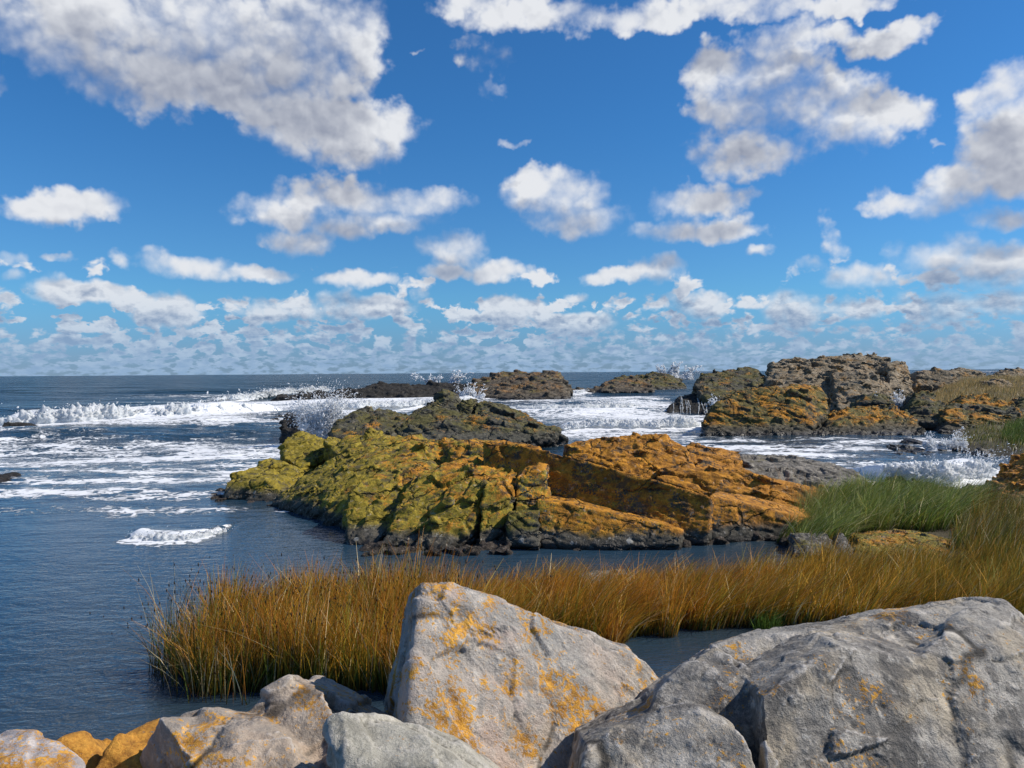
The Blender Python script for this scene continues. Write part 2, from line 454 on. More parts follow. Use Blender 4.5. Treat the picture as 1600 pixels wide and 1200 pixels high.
# ------------------------------------------------------------------ materials
def new_mat(name):
    m = bpy.data.materials.new(name); m.use_nodes = True
    m.node_tree.nodes.clear()
    return m, NT(m.node_tree)
def finish(k, **bsdf):
    b = k.node('ShaderNodeBsdfPrincipled', {n.replace('_', ' '): v for n, v in bsdf.items()})
    k.node('ShaderNodeOutputMaterial', {'Surface': b.outputs[0]})
    return b
def rock_mat(name, A, B, C, s=1.0, edge=0.0, orange=0.0, o_col=((.38, .15, .012), (.52, .25, .03)), o_scale=1.0, green=-9.0, g_col=((.10, .085, .012), (.20, .165, .02)), g_dir=None,
             pale=0.0, vein=0.0, wet=0.25, splash=0.45, up_bias=0.35, bump=0.02, spots=0.0, tint=None, band=None, cracks=0.0):
    m, k = new_mat(name)
    geo = k.node('ShaderNodeNewGeometry')
    P, N = geo.outputs['Position'], geo.outputs['Normal']
    px, py, pz = k.sep(P); nz = k.sep(N)[2]
    n1 = k.noise(P, 1.3 * s, 5, .6); n2 = k.noise(P, 7 * s, 6, .65); n3 = k.noise(P, 38 * s, 5, .7); n4 = k.noise(P, 170 * s, 2, .6)
    c = k.mix(k.step(n1, .38, .62), A, B)
    c = k.mix(k.mul(k.step(n2, .5, .68), .85), c, C)
    if band:                                        # foliation streaks of the gneiss
        fv = k.v('MULTIPLY', P, band)
        fz = k.noise(fv, 1.0, 6, .65)
        c = k.mix(k.mul(k.step(fz, .46, .66), .75), c, k.v('SCALE', C, scale=1.15))
        c = k.mix(k.mul(k.step(fz, .44, .34), .6), c, k.v('SCALE', A, scale=.55))
    c = k.mix(1.0, c, k.v('SCALE', (1, 1, 1), scale=k.add(.55, k.mul(n3, .9))), 'MULTIPLY')
    c = k.mix(1.0, c, k.v('SCALE', (1, 1, 1), scale=k.add(.6, k.mul(n4, .8))), 'MULTIPLY')
    if tint:
        c = k.mix(k.mul(k.step(k.noise(P, 2.1 * s, 4, .6), .52, .66), .6), c, tint)
    if vein:
        vz = k.noise(k.v('ADD', P, (4, 7, 1)), 2.2 * s, 5, .55, .6)
        vm = k.step(k.m('ABSOLUTE', k.sub(vz, .5)), .012, .002)
        c = k.mix(k.mul(k.mul(vm, k.step(n2, .42, .58)), vein), c, (.62, .56, .5))
    if pale:                                        # pale crustose lichen and salt blooms
        pm = k.step(k.add(k.noise(P, 11 * s, 6, .7), k.mul(k.sub(n3, .5), .35)), .60, .68)
        c = k.mix(k.mul(pm, pale), c, (.50, .47, .42))
    if spots:
        vor = k.node('ShaderNodeTexVoronoi', {'Vector': k.v('ADD', P, k.v('SCALE', k.noise(P, 20, 2, .5, color=True), scale=.05)), 'Scale': 5.0 * s})
        rr = k.mul(k.sep(vor.outputs['Color'])[0], .30)
        sm = k.mul(k.step(k.sub(rr, vor.outputs['Distance']), .0, .03), k.step(k.sep(vor.outputs['Color'])[1], .45, .5))
        c = k.mix(k.mul(sm, spots), c, (.42, .41, .37))
    hgt = k.sub(pz, k.mul(k.sub(n1, .5), .5))
    dry = k.step(hgt, splash - abs(splash) * .45, splash)
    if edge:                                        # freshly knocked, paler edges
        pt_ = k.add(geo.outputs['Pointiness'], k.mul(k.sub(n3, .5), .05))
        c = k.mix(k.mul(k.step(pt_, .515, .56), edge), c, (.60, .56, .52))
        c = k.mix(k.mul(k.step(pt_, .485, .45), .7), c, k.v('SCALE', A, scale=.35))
    if green > -5:
        gf = k.add(k.add(k.noise(P, 1.6 * o_scale, 5, .65), k.mul(k.sub(n3, .5), .65)), k.mul(nz, up_bias * .6))
        if g_dir:
            gf = k.add(gf, k.add(k.v('DOT_PRODUCT', P, g_dir[:3]), g_dir[3]))
        gm = k.mul(k.step(gf, .62 - green, .72 - green), dry)
        gc = k.mix(k.step(n2, .35, .68), g_col[0], g_col[1])
        gc = k.mix(1.0, gc, k.v('SCALE', (1, 1, 1), scale=k.add(.45, k.mul(n3, 1.1))), 'MULTIPLY')
        c = k.mix(k.mul(gm, .92), c, gc)
    if orange > -5:
        of = k.add(k.add(k.noise(k.v('ADD', P, (3, 1, 8)), 2.3 * o_scale, 7, .68), k.mul(k.sub(n3, .5), .75)), k.mul(nz, up_bias * .45))
        if g_dir:
            of = k.sub(of, k.mul(k.add(k.v('DOT_PRODUCT', P, g_dir[:3]), g_dir[3]), .75))
        om = k.mul(k.step(of, .70 - orange, .745 - orange), dry)
        oc = k.mix(k.step(k.add(k.mul(n3, .6), k.mul(n2, .4)), .36, .62), o_col[0], o_col[1])
        oc = k.mix(1.0, oc, k.v('SCALE', (1, 1, 1), scale=k.mul(k.add(.45, k.mul(n4, 1.1)), k.step(n2, .30, .70, .55, 1.25))), 'MULTIPLY')
        c = k.mix(k.mul(om, .93), c, oc)
    if pale:                                        # flecks of white crust over the coloured lichens too
        c = k.mix(k.mul(k.mul(k.step(k.add(k.noise(k.v('ADD', P, (1, 9, 4)), 9 * s, 5, .7), k.mul(k.sub(n3, .5), .5)), .61, .68), pale), .62), c, (.46, .43, .37))
        c = k.mix(k.mul(k.step(k.noise(k.v('ADD', P, (6, 2, 4)), 4.5 * s, 6, .72), .535, .61), .74), c, k.v('SCALE', A, scale=.8))
    wetm = k.step(k.sub(pz, k.mul(k.sub(n2, .5), .22)), wet, wet - abs(wet) * .55 - .05)
    c = k.mix(wetm, c, k.mix(k.step(n2, .4, .6), (.012, .011, .010), (.035, .028, .022)))
    bz = k.add(k.add(k.mul(n2, 1.0), k.mul(n3, .35)), k.mul(n4, .10))
    if cracks:                                      # open joints: narrow, dark, free of lichen
        wv = k.v('ADD', P, k.v('SCALE', k.v('SUBTRACT', k.noise(P, 2.0 / cracks, 3, .6, color=True), (.5, .5, .5)), scale=.45 * cracks))
        e1 = k.node('ShaderNodeTexVoronoi', {'Vector': k.v('MULTIPLY', k.v('ADD', wv, k.v('MULTIPLY', k.comb(pz, pz, px), (.25, .1, -.22))), (1., .8, 2.6)), 'Scale': 1.0 / cracks}, feature='DISTANCE_TO_EDGE').outputs['Distance']
        cm = k.mul(k.step(e1, .026, .004), k.step(n1, .46, .60))
        c = k.mix(k.mul(cm, .85), c, (.014, .012, .009))
        bz = k.sub(bz, k.mul(k.mul(k.step(e1, .07, .0), k.step(n1, .40, .55)), 1.3))
    bmp = k.node('ShaderNodeBump', {'Strength': 1.0, 'Distance': bump, 'Height': bz})
    finish(k, Base_Color=c, Roughness=k.mix(wetm, (.85, .85, .85), (.38, .38, .38)), Normal=bmp.outputs[0], Specular_IOR_Level=.35)
    return m

# ------------------------------------------------------------------ rock materials
GREY = ((.12, .118, .112), (.22, .205, .185), (.33, .295, .25))
M_tall = rock_mat("granite_pinkish", (.33, .31, .28), (.49, .41, .34), (.60, .54, .47), 1.6, edge=.6, cracks=1.7, orange=.17, o_scale=2.3, o_col=((.50, .20, .012), (.66, .33, .03)), up_bias=.0, vein=.15, pale=.8, tint=(.50, .37, .30), wet=-2, splash=-2, bump=.034)
M_big = rock_mat("granite_dark_grey", (.13, .12, .108), (.36, .33, .285), (.58, .53, .46), 1.5, edge=.8, cracks=1.9, orange=.06, o_scale=1.6, o_col=((.50, .20, .012), (.66, .33, .03)), up_bias=.12, vein=.2, pale=.8, tint=(.46, .38, .27), wet=-2, splash=-2, bump=.034)
M_peak = rock_mat("granite_brown", (.29, .25, .21), (.42, .335, .26), (.50, .42, .34), 1.7, edge=.6, cracks=1.5, orange=.12, o_scale=2.0, o_col=((.50, .20, .012), (.66, .33, .03)), up_bias=.06, vein=.2, pale=.45, tint=(.46, .35, .26), wet=-2, splash=-2, bump=.02)
M_small = rock_mat("granite_pale_grey", (.31, .29, .235), (.44, .41, .34), (.54, .50, .43), 2.2, edge=.4, orange=.01, o_scale=1.8, up_bias=.0, vein=.2, pale=.4, wet=-2, splash=-2, bump=.02)
M_pink = rock_mat("granite_rose", (.38, .34, .33), (.52, .43, .40), (.62, .56, .52), 1.9, orange=.10, o_scale=2.2, o_col=((.50, .20, .012), (.66, .33, .03)), up_bias=.22, vein=.3, pale=.5, wet=-2, splash=-2, bump=.02)
M_crust = rock_mat("granite_under_orange_crust", (.17, .15, .12), (.23, .2, .16), (.3, .26, .2), 2.0, orange=.40, o_scale=1.6, up_bias=.05, wet=-2, splash=-2, bump=.02)

# foreground boulders of the bank ------------------------------------------------
def fg(name, label, hulls, mat, seed, levels, group='boulders of the bank in front', voxel=.0085, fb=(1.3, .018), fine=(9., .012), ridge=.0, fr=None, blocks=None, soften=2):
    me = rock_mesh(name, hulls, voxel, levels, fb, fine, fr, seed, 2, ridge=ridge, blocks=blocks, soften=soften)
    return rock(name, label, 'boulder', me, mat, group)
LV = [(.7, .5, .4, .006, .040, .0), (.25, .2, .15, .001, .022, .0)]
fg('boulder', 'tall pointed pinkish grey boulder with orange lichen patches and a shadowed upright left side', [
    H([(656,914,3.46),(690,914,3.54),(752,943,3.62),(812,978,3.68),(880,1003,3.74),(940,1002,3.8),(990,1022,3.8),(1034,1073,3.78),
       (633,1140,3.02),(636,1290,2.76),(985,1330,3.15),(1030,1180,3.55)], (0, .95, -.3), .3, [(640,934,4.25),(604,1122,4.1),(602,1290,4.1)])],
   M_tall, 3, LV, fr=frame(R(60), R(55)))
fg('boulder', 'largest boulder, grey with broad fractured facets, filling the lower right of the bank', [
    H([(1112,1010,3.4),(1180,990,3.6),(1300,965,3.8),(1400,948,3.85),(1480,941,3.8),(1546,932,3.7),(1572,942,3.6),(1590,978,3.45),(1680,1012,3.4),(1200,1066,3.2),(1400,1032,3.25),(1560,1030,3.2),(1690,1300,3.0),(1200,1300,2.9)], (0, .7, -.35), .3),
    H([(1190,1090,2.80),(1308,1010,3.0),(1440,1026,3.1),(1442,1110,2.93),(1434,1300,2.68),(1205,1300,2.52)], (.04, .4, -.05), .3),
    H([(1440,1024,3.1),(1500,962,3.45),(1545,937,3.58),(1590,980,3.4),(1690,1015,3.3),(1443,1110,2.94),(1436,1300,2.69),(1690,1300,2.82)], (0, .4, -.2), .3),
    H([(1030,1078,3.05),(1060,1052,3.12),(1120,1010,3.25),(1200,1075,3.0),(1180,1150,2.9),(1000,1140,2.9),(1040,1300,2.75),(1220,1300,2.75)], (0, .6, -.3), .3),
    H([(918,1168,2.72),(985,1130,2.86),(1055,1105,2.88),(1110,1112,2.8),(1160,1150,2.68),(1185,1200,2.6),(1180,1320,2.4),(895,1330,2.4)], (0, .6, -.2), .3)],
   M_big, 8, [(.40, .30, .25, .0, .024, .0), (.12, .1, .08, .0, .008, .0)], fb=(1.6, .012), fr=frame(R(-60), R(35)), soften=1)
fg('boulder', 'low brown boulder with a small peak and orange lichen, left of the tall pointed boulder', [
    H([(386,1113,3.26),(420,1082,3.36),(448,1061,3.38),(484,1076,3.36),(560,1118,3.3),(606,1140,3.2),(600,1300,2.85),(386,1300,2.85)], (0, .7, -.3), .3),
    H([(247,1120,3.02),(262,1114,3.08),(330,1107,3.15),(400,1114,3.2),(430,1140,3.0),(600,1300,2.75),(318,1215,2.78),(264,1160,2.95),(196,1235,3.25),(330,1300,2.7)], (0, .5, -.25), .3)],
   M_peak, 15, LV, fr=frame(R(80), R(40)))
fg('boulder', 'small pale grey boulder leaning against the foot of the tall pointed boulder', [
    H([(517,1130,2.66),(534,1117,2.72),(590,1122,2.72),(650,1139,2.68),(712,1172,2.62),(790,1230,2.5),(521,1168,2.56),(548,1300,2.4),(790,1320,2.35)], (0, .45, -.2), .3)],
   M_small, 21, LV, fr=frame(R(70), R(60)))
fg('boulder', 'pinkish white boulder with a cap of orange lichen in the bottom left corner', [
    H([(-90,1156,2.9),(-10,1146,2.92),(50,1147,2.92),(88,1162,2.86),(122,1196,2.78),(140,1270,2.6),(-90,1320,2.45),(10,1205,2.66)], (-.22, .28, -.28), .3)],
   M_pink, 27, LV)
fg('boulder', 'small angular boulder covered in orange lichen beside the pinkish white boulder', [
    H([(84,1162,3.2),(104,1149,3.28),(132,1142,3.32),(154,1178,3.24),(146,1240,3.1),(78,1225,3.05)], (-.05, .3, -.2), .3)], M_crust, 31, LV[1:], fb=(2., .02))
fg('boulder', 'sloping orange crusted boulder with a shaded front, tucked behind the low brown boulder', [
    H([(138,1212,3.05),(180,1152,3.2),(238,1128,3.36),(275,1124,3.4),(262,1250,3.0),(146,1300,2.9)], (0, .5, -.2), .3)], M_crust, 35, LV[1:], fb=(2., .02))
fg('boulder', 'small shaded boulder wedged between the tall pointed boulder and the largest boulder', [
    H([(975,1150,3.22),(992,1112,3.3),(1040,1082,3.36),(1062,1100,3.3),(1050,1180,3.1)], (0, .3, -.2), .3)], M_crust, 38, LV[1:], fb=(2., .02), group='boulders of the bank in front')

# ------------------------------------------------------------------ the main outcrop in the middle distance
GD = (-.065, .0, -.10, .09)              # green lichen gives way to orange from left to right
OC = ((.36, .135, .008), (.54, .235, .018))
M_out = rock_mat("lichen_bedrock", (.06, .055, .042), (.10, .088, .066), (.17, .15, .12), .9, orange=.13, o_col=OC, o_scale=.9, green=.16, g_dir=GD, g_col=((.165, .128, .010), (.37, .275, .022)), cracks=.85, pale=.65, spots=.8, wet=.15, splash=.36, up_bias=.36, bump=.04)
M_low = rock_mat("dark_bedrock", cracks=.5, A=(.055, .052, .043), B=(.10, .092, .072), C=(.17, .155, .125), s=1.0, orange=-.02, o_col=OC, o_scale=.9, green=.12, g_dir=GD, pale=.5, spots=.6, wet=.15, splash=.34, up_bias=.35, bump=.04)
M_grey = rock_mat("grey_ledge_rock", (.11, .10, .085), (.19, .17, .14), (.30, .265, .22), 1.1, orange=-.10, o_col=OC, o_scale=.8, green=-.06, pale=.6, wet=.12, splash=.3, up_bias=.15, bump=.05, band=(2.2, 2.2, 16.))
FRO = frame(R(95), R(15)); FRL = frame(R(-60), R(38))
LB = [(1.5, 1.0, .42, .03, .06, .03), (.5, .36, .17, .014, .045, .012), (.17, .14, .08, .003, .016, .004)]
LSL = [(1.2, .8, .30, .012, .022, .012), (.17, .14, .08, .002, .010, .003)]
outcrop = empty('rock_outcrop', gp(830, 850))
tag(outcrop, 'wide low outcrop crusted with orange and yellow green lichen, in the water behind the reeds', 'rock outcrop')
def oc(name, hulls, seed, mat=None, fr=FRO, voxel=.024, levels=LB, fb=(.8, .025), ridge=.015, label=None, fine=(5., .014), blocks=(26, .42, .09, .8)):
    return rock_part(name, rock_mesh(name, hulls, voxel, levels, fb, fine, fr, seed, 1, ridge=ridge, blocks=blocks), mat or M_out, outcrop, label)
# long ridge slab with the steep ochre front
oc('slab', [
    H([(757,692,15.6),(800,695,15.3),(854,704,15.0),(935,728,14.5),(1010,747,14.1),(1062,762,13.85),(1112,777,13.7),
       (760,765,15.1),(851,790,14.6),(929,806,14.2),(1035,832,13.65),(1106,842,13.5)], (.30, .55, -.45), -.3)], 51, blocks=(5, .3, .04), levels=LSL)
oc('slab', [
    H([(1108,776,13.85),(1150,786,13.9),(1229,802,14.1),(1268,812,14.4),(1112,842,13.65),(1225,842,14.0),(1262,834,14.2)], (.4, .9, -.02), -.3)], 52, blocks=(5, .25, .04), levels=LSL)
oc('slab', [
    H([(690,692,17.4),(757,690,17.2),(840,700,15.9),(806,742,15.2),(720,745,15.6),(846,770,15.0)], (.3, 1.2, -.3), -.3)], 53, blocks=(18, .35, .12))
oc('slab', [
    H([(838,780,13.85),(880,786,13.75),(940,798,13.6),(991,811,13.45),(1030,820,13.35),(1062,830,13.3),(846,850,13.35),(960,852,13.2),(1062,848,13.2)], (.35, .8, -.08), -.3)], 57, fr=FRO, label='lowest slab, its top edge orange and its face dark', blocks=(4, .2, .03), levels=LSL)
oc('block', blocks=(3, .22, .05), hulls=[H([(793,806,13.55),(815,800,13.7),(843,799,13.6),(788,846,13.3),(842,852,13.2)], (.1, .7, .1), -.3)], seed=61, mat=M_low, label='grey block at the water edge')
oc('block', blocks=(3, .22, .05), hulls=[H([(806,756,14.1),(820,744,14.2),(838,734,14.3),(851,735,14.35),(851,790,14.1),(838,802,13.9),(804,806,13.8)], (.15, .9, .1), -.3)], seed=63)
oc('block', blocks=(4, .22, .06), hulls=[H([(757,758,14.0),(770,752,14.15),(801,764,14.0),(799,815,13.75),(770,830,13.55),(748,842,13.4)], (.1, 1.1, .15), -.3)], seed=65, fr=FRL)
# steep fins falling to the left
oc('fin', [H([(645,742,14.9),(700,730,15.2),(735,745,14.6),(700,800,13.9),(640,852,13.3),(596,856,13.4),(610,820,13.7)], (.5, 1.0, .1), -.3)], 67, fr=FRL, blocks=(22, .42, .13, .7))
oc('fin', [H([(700,758,14.35),(735,742,14.6),(757,760,14.15),(738,820,13.6),(690,862,13.15),(640,862,13.2),(655,835,13.4)], (.4, .9, .1), -.3)], 69, fr=FRL, blocks=(22, .42, .13, .7))
oc('fin', [H([(545,764,14.7),(572,745,15.1),(645,736,15.4),(660,760,14.9),(618,800,14.3),(590,850,13.6),(546,852,13.7),(540,800,14.3)], (.3, 1.2, .1), -.3)], 71, fr=FRL, blocks=(24, .42, .13, .7))
# sloping left shoulder
oc('shoulder', [
    H([(425,785,17.6),(470,745,18.2),(520,715,18.8),(585,700,18.8),(650,700,18.0),(660,745,16.2),(570,780,15.2),(540,812,15.2),(470,800,16.8)], (.6, 1.6, -.25), -.3),
    H([(515,700,20.4),(545,679,21.2),(600,682,21.2),(640,690,20.2),(700,690,19.4),(690,730,17.4),(560,740,17.4)], (.4, 1.6, -.35), -.3)], 73, fr=FRL, blocks=(110, .62, .17, .7))
oc('block', blocks=(9, .22, .08), hulls=[H([(348,776,18.5),(352,752,18.8),(363,741,19.3),(405,731,19.9),(450,745,19.2),(415,752,18.5),(446,772,18.3),(415,788,18.2)], (.3, 1.0, -.2), -.3)], seed=75, fr=FRL)
oc('block', blocks=(9, .22, .08), hulls=[H([(402,723,20.4),(420,715,20.8),(465,733,20.0),(458,750,19.4),(410,740,19.8)], (.3, 1.0, -.25), -.3)], seed=77, fr=FRL)
oc('block', blocks=(9, .22, .08), hulls=[H([(437,700,21.8),(446,684,22.2),(468,674,22.6),(505,688,22.2),(509,708,21.2),(470,732,20.4),(445,715,21.0)], (.2, 1.2, -.3), -.3)], seed=79, fr=FRL)
oc('block', blocks=(9, .22, .08), hulls=[H([(506,690,20.8),(512,681,21.2),(522,683,21.2),(524,700,20.6)], (.1, .5, -.1), 0.2)], seed=80, levels=LB[1:])
oc('block', blocks=(9, .22, .08), hulls=[H([(583,698,20.2),(604,680,20.6),(617,689,20.4),(616,702,19.8)], (.2, .6, -.2), 0.4)], seed=81, levels=LB[1:])
oc('block', blocks=(9, .22, .08), hulls=[H([(588,724,18.0),(590,706,18.4),(612,702,18.4),(618,722,17.8)], (.1, .6, 0), .3)], seed=82, levels=LB[1:])
# heap along the back
oc('ledge', [
    H([(880,698,17.8),(895,689,18.0),(938,684,18.0),(1004,682,17.8),(1041,684,17.7),(1072,697,17.5),(1086,735,16.7),(1010,746,16.4),(944,724,17.0),(880,714,17.5)], (.3, 1.2, -.3), -.3),
    H([(990,690,17.6),(1004,679,17.8),(1040,680,17.7),(1052,700,17.3),(1010,715,17.0)], (.2, .7, -.1), .2)], 84, blocks=(40, .5, .14, .8))
oc('ledge', [H([(1028,734,16.5),(1060,736,16.3),(1104,737,16.1),(1135,729,16.2),(1176,738,15.95),(1222,754,15.75),(1264,757,15.95),(1292,768,16.2),(1213,788,15.25),(1076,764,15.8),(1026,748,16.1),(1285,786,15.7)], (.35, 1.0, -.2), -.3)], 86, blocks=(24, .34, .14))
oc('ledge', [H([(1072,697,19.6),(1080,694,20.0),(1130,700,20.0),(1154,705,19.8),(1160,732,18.4),(1085,735,17.8)], (.3, 1.3, -.3), -.3)], 88, M_low)
oc('ledge', [H([(690,690,19.4),(740,685,19.8),(790,690,19.2),(800,702,18.2),(700,712,18.0)], (.2, .8, -.2), .2)], 89)
oc('shelf', [
    H([(1150,718,20.8),(1180,712,21.4),(1240,716,21.4),(1300,724,21.0),(1345,745,19.4),(1350,775,17.6),(1290,785,16.9),(1180,760,18.0)], (.4, 1.2, -.2), -.3)], 91, M_grey, ridge=.05, label='bare grey shelf at the low end')
# seaweed covered rubble along the foot
def rubble(px0, px1, n, seed, z0=-.05, z1=.12, zmax=.3, dy=.5):
    r = random.Random(seed); out = []
    for i in range(n):
        px = r.uniform(px0, px1)
        g = gp(px, 862 if px > 540 else 0, 0) if px > 540 else None
        out.append(g)
    return out
def lumps(spots, seed):
    r = random.Random(seed); hs = []
    for (p, s) in spots:
        hs.append([p + Vector((r.uniform(-s, s), r.uniform(-s, s) * .8, r.uniform(-.6 * s, .55 * s))) for _ in range(11)])
    return hs
_r = random.Random(5)
foot = [(gp(_r.uniform(575, 790), _r.uniform(852, 866), 0), _r.uniform(.10, .26)) for _ in range(46)]
foot += [(gp(_r.uniform(846, 1070), _r.uniform(846, 858), 0), _r.uniform(.10, .22)) for _ in range(26)]
foot += [(gp(_r.uniform(1070, 1240), _r.uniform(832, 850), 0), _r.uniform(.10, .30)) for _ in range(30)]
M_weed = rock_mat("seaweed_rubble", (.022, .018, .014), (.06, .045, .034), (.17, .13, .105), 2.6, orange=-9, pale=.55, wet=.03, splash=2, bump=.05)
oc('rubble', blocks=None, hulls=lumps(foot, 3), seed=93, mat=M_weed, voxel=.024, levels=[(.3, .3, .2, .02, .06, .02)], fb=(3., .05), fine=(9., .03), label='dark seaweed covered rubble at the foot')
foot2 = [(gp(_r.uniform(312, 350), _r.uniform(772, 786), 0), _r.uniform(.10, .3)) for _ in range(12)]
foot2 += [(gp(350 + 190 * t + _r.uniform(-10, 10), 786 + 34 * t * t + _r.uniform(-4, 3), 0), _r.uniform(.12, .30)) for t in np.linspace(0, 1, 20)]
oc('rubble', blocks=None, hulls=lumps(foot2, 8), seed=94, mat=M_weed, voxel=.03, levels=[(.4, .4, .25, .03, .08, .02)], fb=(2.4, .06), fine=(8., .03), label='black wet rubble at the seaward foot')

# ------------------------------------------------------------------ the other rocks, near to far
M_far = rock_mat("brown_reef_rock", cracks=2.2, A=(.055, .045, .034), B=(.11, .088, .06), C=(.19, .155, .11), s=.35, orange=.05, o_col=((.22, .105, .022), (.32, .165, .05)), o_scale=.25, green=-.06, pale=.3, wet=.5, splash=1.1, up_bias=.28, bump=.10)
M_mid = rock_mat("olive_reef_rock", cracks=1.3, A=(.045, .043, .034), B=(.085, .08, .06), C=(.15, .135, .10), s=.6, orange=-.03, o_col=OC, o_scale=.5, green=.05, g_col=((.075, .07, .02), (.14, .12, .03)), pale=.3, wet=.35, splash=.7, up_bias=.30, bump=.07)
M_black = rock_mat("wet_black_rock", (.012, .011, .010), (.03, .027, .023), (.06, .052, .044), .8, orange=-9, pale=.12, wet=.3, splash=2, bump=.06)
M_gold = rock_mat("golden_lichen_rock", cracks=1.3, A=(.055, .048, .032), B=(.095, .08, .05), C=(.15, .13, .09), s=.5, orange=.05, o_col=OC, o_scale=.5, green=.10, g_col=((.085, .075, .018), (.16, .13, .028)), pale=.35, wet=.3, splash=.6, up_bias=.42, bump=.08)
M_head = rock_mat("headland_rock", cracks=1.6, A=(.14, .112, .072), B=(.26, .205, .135), C=(.40, .325, .23), s=.45, orange=.10, o_col=((.28, .13, .02), (.36, .19, .045)), o_scale=.4, green=-.10, pale=.4, wet=.3, splash=.8, up_bias=.05, bump=.10)
def LVS(s): return [(2.2*s, 1.6*s, .8*s, .05*s, .06*s, .04*s), (.8*s, .6*s, .35*s, .03*s, .07*s, .04*s), (.3*s, .25*s, .14*s, .012*s, .05*s, .012*s)]
def rk(name, label, hulls, seed, mat, voxel, s, fr=FRO, group=None, ridge=.04, fb=None, cat='rock', blocks=None):
    me = rock_mesh(name, hulls, voxel, LVS(s), fb or (.5 / s, .07 * s), (3. / s, .03 * s), fr, seed, 1, ridge=ridge * s, blocks=blocks or (70, .75 * s, .26 * s))
    RK[seed] = rock(name, label, cat, me, mat, group)
    return RK[seed]
RK = {}
def YW(py, px): return gp(px, py, 0).y
# second outcrop
rk('reef_rock', 'dark jagged rock reef with a pointed orange tipped block, just behind the lichen outcrop', [
    H([(618,668,33.),(650,640,34.5),(672,632,35.),(700,640,34.5),(740,652,33.5),(800,668,32.5),(842,676,32.),(870,676,32.5),(806,690,31.2),(700,690,31.),(625,684,31.8)], (.5, 3.5, -.8), -.5),
    H([(745,635,36.5),(775,634,37.),(815,645,36.),(850,665,34.),(872,677,33.),(840,686,32.2),(750,672,33.)], (.3, 3., -.8), -.5),
    H([(670,642,35.0),(691,607,35.4),(701,611,35.5),(716,640,35.0),(700,652,34.5)], (.4, 1.0, -.2), .5),
    H([(712,645,34.9),(722,626,35.2),(736,622,35.4),(738,650,34.8)], (.3, .9, -.2), .5),
    H([(738,648,34.6),(746,630,35.4),(760,628,35.6),(766,650,34.6)], (.3, .9, -.2), .5)], 101, M_mid, .045, .8, FRO, blocks=(110, .62, .26))
rk('reef_rock', 'low dark rock shoulder between the white splash and the jagged reef', [
    H([(519,672,33.),(526,658,34.),(555,652,34.5),(560,642,36.),(612,640,36.),(628,655,35.),(632,675,33.),(600,688,31.6),(522,684,32.)], (.3, 2.5, -.5), -.5),
    H([(588,675,32.5),(605,664,32.8),(614,668,32.8),(618,690,31.6),(575,690,31.6)], (.2, 1., -.2), -.5)], 105, M_mid, .055, .8, FRL)
rk('sea_rock', 'black wet rock under the white splash', [H([(438,674,38.),(440,658,39.),(452,645,39.5),(468,650,39.),(478,670,38.),(482,676,37.)], (.3, 1.6, -.3), -.5)], 109, M_black, .06, .7)
rk('sea_rock', 'low black skerry beside the end of the long breaker', [H([(398,659,48.),(420,656,49.),(438,652,50.),(442,660,47.5)], (.3, 1.4, -.1), -.5)], 110, M_black, .07, .6)
rk('sea_rock', 'small dark rock standing in front of the long breaker at the left', [
    H([(5,672,43.),(8,663,44.),(22,660,44.3),(36,664,44.),(39,672,43.)], (.2, 1.2, -.2), -.4), H([(38,672,43.),(42,668,43.4),(49,670,43.2),(50,673,42.9)], (.1, .5, 0), -.3)], 112, M_black, .06, .6)
rk('sea_rock', 'dark rock cut by the left border of the view', [H([(-25,752,21.5),(-15,743,22.),(2,742,22.),(7,751,21.6),(4,759,21.2)], (.1, .6, -.1), -.3)], 114, M_black, .035, .4)
# far reef chain
rk('reef_rock', 'flat topped brown reef rock far out between the breakers', [
    H([(735,606,92.),(742,594,94.),(770,588,96.),(784,580,97.),(800,582,97.),(872,581,96.),(880,593,94.),(888,610,90.),(885,621,86.),(812,623,84.5),(740,622,86.)], (1., 7., -1.5), -.8)], 121, M_far, .13, 2.0)
rk('sea_rock', 'long chain of low black rocks lying in the surf left of the flat topped reef', [
    H([(622,616,90.),(640,600,92.),(690,598,93.),(735,602,92.),(742,620,88.),(640,622,87.)], (.5, 4., -1.), -.8),
    H([(545,618,88.),(560,606,89.),(600,598,91.),(640,600,91.),(645,621,87.),(560,623,86.)], (.5, 3.5, -1.), -.8),
    H([(505,617,88.),(530,607,89.),(555,608,89.),(570,622,86.),(515,621,87.)], (.5, 3., -.6), -.8),
    H([(452,622,88.),(470,613,89.),(500,611,90.),(515,620,88.),(470,626,86.)], (.5, 3., -.5), -.8),
    H([(420,625,87.),(440,617,88.),(458,618,88.),(460,626,86.)], (.5, 2., -.3), -.8)], 125, M_black, .14, 1.8)
rk('reef_rock', 'small golden brown reef rock at the mouth of the bay', [
    H([(934,607,112.),(942,599,114.),(958,593,115.),(985,590,116.),(1015,596,115.),(1020,608,110.),(1008,612,108.),(940,612,108.)], (.8, 6., -1.), -.8),
    H([(880,610,112.),(930,608,112.),(935,612,110.),(885,613,110.)], (.5, 2., 0.), -.8)], 131, M_far, .15, 1.6)
rk('reef_rock', 'dark layered reef rock under the far white spray', [
    H([(958,594,135.),(965,589,136.),(1005,588,136.),(1020,584,137.),(1045,584,137.),(1062,594,134.),(1074,606,128.),(1010,610,124.),(1020,598,128.)], (1., 8., -1.), -1.)], 135, M_mid, .17, 2.)
